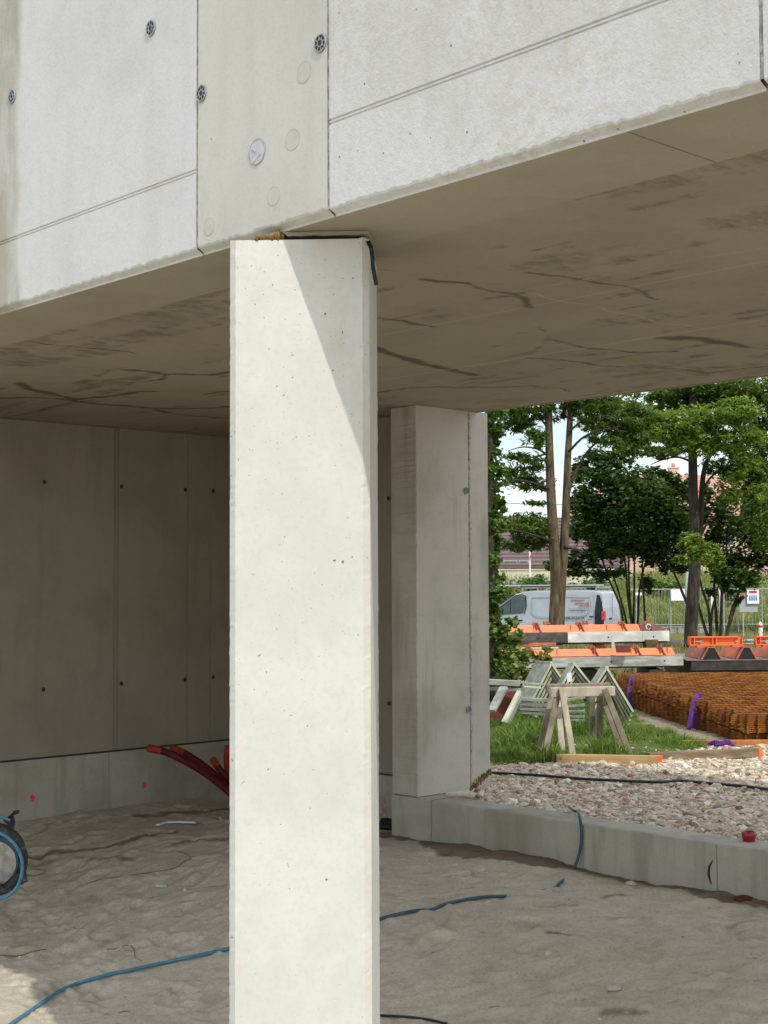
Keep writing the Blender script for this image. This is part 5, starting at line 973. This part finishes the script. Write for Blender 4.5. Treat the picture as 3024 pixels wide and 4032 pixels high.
for x, nm in ((.98, 0), (4.12, 0)):
    for y0 in (-.01, WV-.2):
        w_ = MB(); w_.ring((x, SG*(y0+.21) if SG > 0 else SG*y0, .33), (0, -1, 0), .0, .33, .21, 28); wo_ = vb(w_, 'wheel', MT['tyre']); w2 = MB(); w2.ring((x, SG*(y0-.003) if SG > 0 else SG*(y0+.213), .33), (0, -1, 0), .0, .2, .012, 20); w2.build('rim', MT['rack'], wo_, world=False)
rk = MB()
for yy in (.22, WV-.22):
    rk.bar((.25, SG*yy, 2.10), (3.35, SG*yy, 2.10), .05, .045)
for x in (.35, 1.3, 2.25, 3.2): rk.bar((x, SG*.16, 2.06), (x, SG*(WV-.16), 2.06), .05, .035); rk.box(x-.03, x+.03, *sorted((SG*.16, SG*.2)), 1.92, 2.06); rk.box(x-.03, x+.03, *sorted((SG*(WV-.2), SG*(WV-.16))), 1.92, 2.06)
rk.tube([(.2, SG*.6, 2.14), (4.25, SG*.62, 2.13)], .05, 10); vb(rk, 'roof_rack', MT['rack'])
rk = MB(); rk.bar((.35, SG*.18, 2.125), (3.3, SG*.18, 2.125), .05, .03); vb(rk, 'rack_rail', MT['vanblack'])
# lettering
def text_mesh(s, size):
    cu = bpy.data.curves.new('t', 'FONT'); cu.body = s; cu.size = size; cu.align_x = 'LEFT'; cu.extrude = .004; o = bpy.data.objects.new('t', cu); COL.objects.link(o)
    dg = bpy.context.evaluated_depsgraph_get(); me = bpy.data.meshes.new_from_object(o.evaluated_get(dg)); bpy.data.objects.remove(o); v = np.array([tuple(q.co) for q in me.vertices]); f = [tuple(p.vertices) for p in me.polygons]; bpy.data.meshes.remove(me); return v, f
def van_text(s, x0, z0, size, mat, nm='lettering', sx=1.0):
    v, f = text_mesh(s, size); mb = MB(); mb.add([(x0-p[0]*sx, SG*(tum(0, z0)-.008-p[2]), z0+p[1]) for p in v], f); return vb(mb, nm, mat)
van_text('03 88 74 50 29', 1.62, .93, .145, MT['grey_text'], 'phone_number', .98)
def dashes(x0, x1, z, h, mat, nm):
    mb = MB(); x = x0
    while x > x1:
        w = R.uniform(.03, .075); mb.box(x-w, x, *sorted((SG*(tum(0, z)-.008), SG*(tum(0, z)+.002))), z-h/2*R.uniform(.6, 1), z+h/2*R.uniform(.6, 1)); x -= w+R.uniform(.014, .05)
    return vb(mb, nm, mat)
dashes(1.28, .78, 1.62, .05, MT['red_text'], 'red_line'); dashes(1.12, .62, 1.51, .05, MT['red_text'], 'red_line'); dashes(.98, .56, 1.41, .045, MT['red_text'], 'red_line')
dashes(1.34, .72, 1.32, .03, MT['rack'], 'grey_line'); dashes(1.32, .72, 1.25, .03, MT['grey_text'], 'grey_line'); dashes(1.62, .95, .64, .02, MT['rack'], 'grey_line')
mb = MB(); P = [(2.02+.16*math.cos(t), SG*(tum(0, 1.5)-.012), 1.47+.2*math.sin(t)) for t in np.linspace(2.0, 3.9, 12)]; mb.tube(P, .014, 6); mb.tube([(1.86, SG*(tum(0, 1.3)-.01), 1.38), (1.9, SG*(tum(0, 1.3)-.012), 1.33)], .02, 6); vb(mb, 'emblem_arc', MT['grey_text'])
sidepoly([(2.02, 1.33), (1.93, 1.33), (1.93, 1.43), (2.02, 1.43)], 'emblem_square', MT['lamp'], .01); sidepoly([(1.78, 1.1), (1.64, 1.1), (1.71, 1.24)], 'emblem_triangle', MT['rack'], .008)
# ------------------------------------------------------------------ far buildings
def bb_(x0, x1, y0, y1, d): a = at(x0, y1, d); b = at(x1, y0, d); return a[0], b[0], a[2], b[2]
barn = thing('long_barn', at(2150, 2290, 85), 'long low building with a dark tiled roof behind the twin trunked tree', 'building'); x0, x1, z0, z1_ = bb_(1800, 2480, 2200, 2330, 85)
mb = MB(); z1_ = at(2150, 2222, 85.5)[2]; mb.box(x0, x1, 85.5, 97, z0-1, z1_-.1); vb2 = mb.build('wall', MT['cream'], barn)
e0 = at(1800, 2226, 85); e1 = at(2480, 2226, 85); r0 = at(1800, 2026, 92); r1 = at(2480, 2046, 92); mb = MB()
mb.add([e0, e1, r1, r0, e0+[0, 14, 0], e1+[0, 14, 0], e0-[0, 0, .15], e1-[0, 0, .15], e0+[0, 14, -.15], e1+[0, 14, -.15]], [(0, 1, 2, 3), (3, 2, 5, 4), (6, 7, 1, 0), (6, 8, 9, 7), (0, 3, 4, 8, 6), (1, 7, 9, 5, 2)]); mb.build('roof', MT['roof_dark'], barn)
for xa, xb in ((1985, 2040), (2045, 2085), (2270, 2310), (2330, 2370)):
    x0, x1, z0, z1_ = bb_(xa, xb, 2206, 2234, 85); mb = MB(); mb.box(x0, x1, 85.40, 85.5, z0, z1_); w_ = mb.build('window', MT['grey'], barn); mb = MB(); mb.box(x0+.06, x1-.06, 85.38, 85.4, z0+.06, z1_-.06); mb.build('pane', MT['glass'], w_)
x0, x1, z0, z1_ = bb_(1850, 2490, 2240, 2310, 76); mb = MB(); mb.box(x0, x1, 76, 76.3, z0, z1_-.05); mb.box(x0, x1, 75.95, 76.35, z1_-.05, z1_+.02); wl = mb.build('garden_wall', MT['cream'], None); tag(wl, 'long cream rendered garden wall below the dark roof', 'wall')
hs = thing('pink_house', at(2700, 2290, 95), 'salmon coloured house with a pink tiled roof and a chimney behind the shrubs', 'house'); x0, x1, z0, z1_ = bb_(2300, 3150, 2020, 2330, 95); 
mb = MB(); mb.box(x0, x1, 95, 106, z0-1, z1_); mb.build('wall', MT['pinkwall'], hs)
e0 = at(2270, 2030, 94.5); e1 = at(3180, 2030, 94.5); r0 = at(2420, 1874, 100); r1 = at(3100, 1868, 100); mb = MB()
mb.add([e0, e1, r1, r0, e0+[0, 12, 0], e1+[0, 12, 0]], [(0, 1, 2, 3), (3, 2, 5, 4), (0, 3, 4), (1, 5, 2), (0, 4, 5, 1)]); rf = mb.build('roof', MT['roof_red'], hs)
x0, x1, z0, z1_ = bb_(2633, 2668, 1846, 1900, 99); mb = MB(); mb.box(x0, x1, 98.6, 99.2, z0-.4, z1_); mb.box(x0-.06, x1+.06, 98.54, 99.26, z1_, z1_+.1); mb.build('chimney', MT['pinkwall'], rf)
x0, x1, z0, z1_ = bb_(2640, 2660, 1825, 1842, 99); mb = MB(); mb.tube([((x0+x1)/2, 98.9, z0-.05), ((x0+x1)/2, 98.9, z1_)], [.17, .13], 10); mb.build('chimney_pot', MT['roof_red'], rf)
for xa, xb in ((2480, 2515), (2600, 2640), (2850, 2890), (2960, 3000)):
    x0, x1, z0, z1_ = bb_(xa, xb, 2090, 2150, 95); mb = MB(); mb.box(x0, x1, 94.92, 95, z0, z1_); w_ = mb.build('window', MT['white'], hs); mb = MB(); mb.box(x0+.08, x1-.08, 94.9, 94.92, z0+.08, z1_-.08); mb.build('pane', MT['glass'], w_)
# fence, boards, posts
x0, x1, z0, z1_ = bb_(2480, 3150, 2318, 2470, 57.2)
fn = thing('site_fence', at(2700, 2470, 57.2), 'grey wire site fence along the meadow carrying the boards', 'fence'); mb = MB(); mb.tube([(x0, 57.2, z1_), (x1, 57.2, z1_)], .022, 6); mb.tube([(x0, 57.2, z0+.1), (x1, 57.2, z0+.1)], .018, 6); mb.build('rail', MT['grey'], fn)
for px_ in (2480, 2505, 2640, 2700, 2850, 2905, 3000, 3120): p = at(px_, 2318, 57.2); mb = MB(); mb.tube([(p[0], 57.22, -.4), (p[0], 57.22, z1_+.02)], .022, 6); mb.build('post', MT['grey'], fn)
mb = MB()
for x in np.arange(x0, x1, .13): mb.bar((x, 57.2, z0+.1), (x, 57.2, z1_), .006, .006)
mb.build('wire_mesh', MT['grey'], fn)
def board(xa, xb, ya, yb, d, mat, nm, lab, cat='sign'):
    x0, x1, z0, z1_ = bb_(xa, xb, ya, yb, d); t = thing(nm, ((x0+x1)/2, d, z0), lab, cat); mb = MB(); mb.box(x0, x1, d, d+.02, z0, z1_); mb.build('panel', mat, t); return t, x0, x1, z0, z1_
t, x0, x1, z0, z1_ = board(2643, 2697, 2320, 2365, 57.0, MT['white'], 'white_board', 'plain white board hanging on the meadow fence'); mb = MB(); mb.box(x0+.1, x0+.16, 56.99, 57.03, z1_, z1_+.06); mb.box(x1-.16, x1-.1, 56.99, 57.03, z1_, z1_+.06); mb.build('hook', MT['grey'], t)
t, x0, x1, z0, z1_ = board(2502, 2527, 2333, 2344, 57.0, MT['white'], 'small_plate', 'small white plate on the fence right of the van'); mb = MB(); mb.box(x0+.05, x0+.09, 57.02, 57.1, z1_-.05, z1_+.1); mb.build('hook', MT['grey'], t)
t, x0, x1, z0, z1_ = board(2800, 2818, 2340, 2378, 56.8, MT['white'], 'small_plate', 'narrow white plate low on the fence right of the forked tree'); mb = MB(); mb.box(x0+.03, x0+.07, 56.82, 56.9, z1_, z1_+.3); mb.build('hook', MT['grey'], t)
t, x0, x1, z0, z1_ = board(2912, 2982, 2336, 2410, 56.6, MT['grey'], 'notice_board', 'grey notice board with a white sheet of blue figures under a red heading')
a0, a1, b0, b1 = bb_(2942, 2988, 2322, 2377, 56.5); mb = MB(); mb.box(a0, a1, 56.5, 56.52, b0, b1); sh = mb.build('white_sheet', MT['white'], t); mb = MB(); mb.box(a0+.08, a1-.08, 56.49, 56.5, b1-.13, b1-.04); mb.build('red_heading', MT['lamp'], sh)
mb = MB()
for j in range(4):
    xx = a0+.07+(a1-a0-.14)*(j+.5)/4; mb.box(xx-.028, xx+.028, 56.492, 56.5, b0+.12, b0+.27); mb.ring((xx, 56.5, b0+.31), (0, -1, 0), 0, .03, .008, 10)
mb.build('blue_figures', MT['blue_text'], sh)
p = at(2926, 2410, 56.65); mb = MB(); mb.tube([(p[0], 56.66, -.6), (p[0], 56.66, p[2]+.75)], .03, 8); mb.build('post', MT['grey'], t); q_ = at(2922, 2346, 56.6); mb = MB(); mb.prism([(q_[0]-.14, 56.58, q_[2]-.1), (q_[0]+.14, 56.58, q_[2]-.1), (q_[0], 56.58, q_[2]+.16)], (0, 0, 0), (0, .012, 0)); mb.build('warning_triangle', MT['red_text'], t)
p = at(2995, 2505, 38); q_ = at(2994, 2448, 38); bl = thing('marker_post', (p[0], 38, p[2]-.3), 'white marker post with a red band in the grass', 'post'); mb = MB(); mb.tube([(p[0], 38, p[2]-.4), (p[0], 38, q_[2]-.07), (q_[0], 38, q_[2])], [.055, .055, .015], 10); mb.build('shaft', MT['white'], bl); zc = (p[2]+q_[2])/2+.04; mb = MB(); mb.ring((p[0], 38, zc), (0, 0, 1), .05, .058, .06, 14); mb.build('red_band', MT['lamp'], bl)
p = at(2708, 2500, 60); q_ = at(2712, 2230, 60); mb = MB(); mb.tube([(p[0], 60, -.5), (q_[0], 60, q_[2])], [.16, .13], 12); tag(mb.build('concrete_pole', MT['grey'], None, True), 'thick grey concrete pole half hidden by the forked tree', 'pole')
p = at(2803, 2480, 58); q_ = at(2803, 2325, 58); mb = MB(); mb.tube(smooth_path([(p[0], 58, -.4), (q_[0], 58, q_[2]-.2), (q_[0]+.08, 58, q_[2]), (q_[0]+.25, 58, q_[2]), (q_[0]+.32, 58, q_[2]-.2), (q_[0]+.32, 58, -.4)], 5), .03, 8); tag(mb.build('hoop_barrier', MT['white'], None, True), 'white tubular hoop barrier among the shrub stems', 'barrier')
p = at(2087, 2290, 74); q_ = at(2086, 2170, 74); sp_ = thing('signal_mast', (p[0], 74, p[2]), 'thin white mast with a red sign in front of the dark roof', 'mast'); mb = MB(); mb.tube([(p[0], 74, p[2]-.5), (q_[0], 74, q_[2])], .045, 8); mb.build('mast', MT['white'], sp_); c0 = at(2092, 2192, 73.9); mb = MB(); mb.ring(c0, (0, -1, 0), 0, .08, .03, 16); mb.build('red_disc', MT['lamp'], sp_)
gx0, gx1, gz0, gz1 = bb_(1900, 2180, 2279, 2297, 72); gd = thing('guard_rail', (gx0, 72, gz0), 'long grey guard rail below the cream wall', 'rail'); mb = MB(); mb.box(gx0, gx1, 72, 72.06, gz1-.09, gz1); mb.box(gx0, gx1, 72, 72.06, gz0, gz0+.09); mb.build('rail', MT['grey'], gd)
for x in np.arange(gx0+.3, gx1, 1.2): mb = MB(); mb.box(x, x+.1, 72.06, 72.14, gz0-.8, gz1+.02); mb.build('post', MT['grey'], gd)
x0, x1, z0, z1_ = bb_(2560, 2760, 2464, 2492, 57.6); mb = MB(); x = x0
while x < x1: w = R.uniform(.25, .5); mb.box(x, x+w-.015, 57.3+R.uniform(0, .05), 57.9, z0-.6, z1_+R.uniform(-.04, .03)); x += w
tag(mb.build('stone_edging', MT['stonewall'], None, bevel=.02), 'low rough stone edging at the foot of the meadow', 'edging')
mb = MB(); a, b = at(1880, 1970, 80), at(2500, 1962, 84); mb.tube([a+(b-a)*t-np.array([0, 0, 1.2*t*(1-t)]) for t in np.linspace(0, 1, 20)], .018, 5); tag(mb.build('overhead_wire', MT['hose'], None), 'thin overhead wire crossing the sky behind the trees', 'wire')
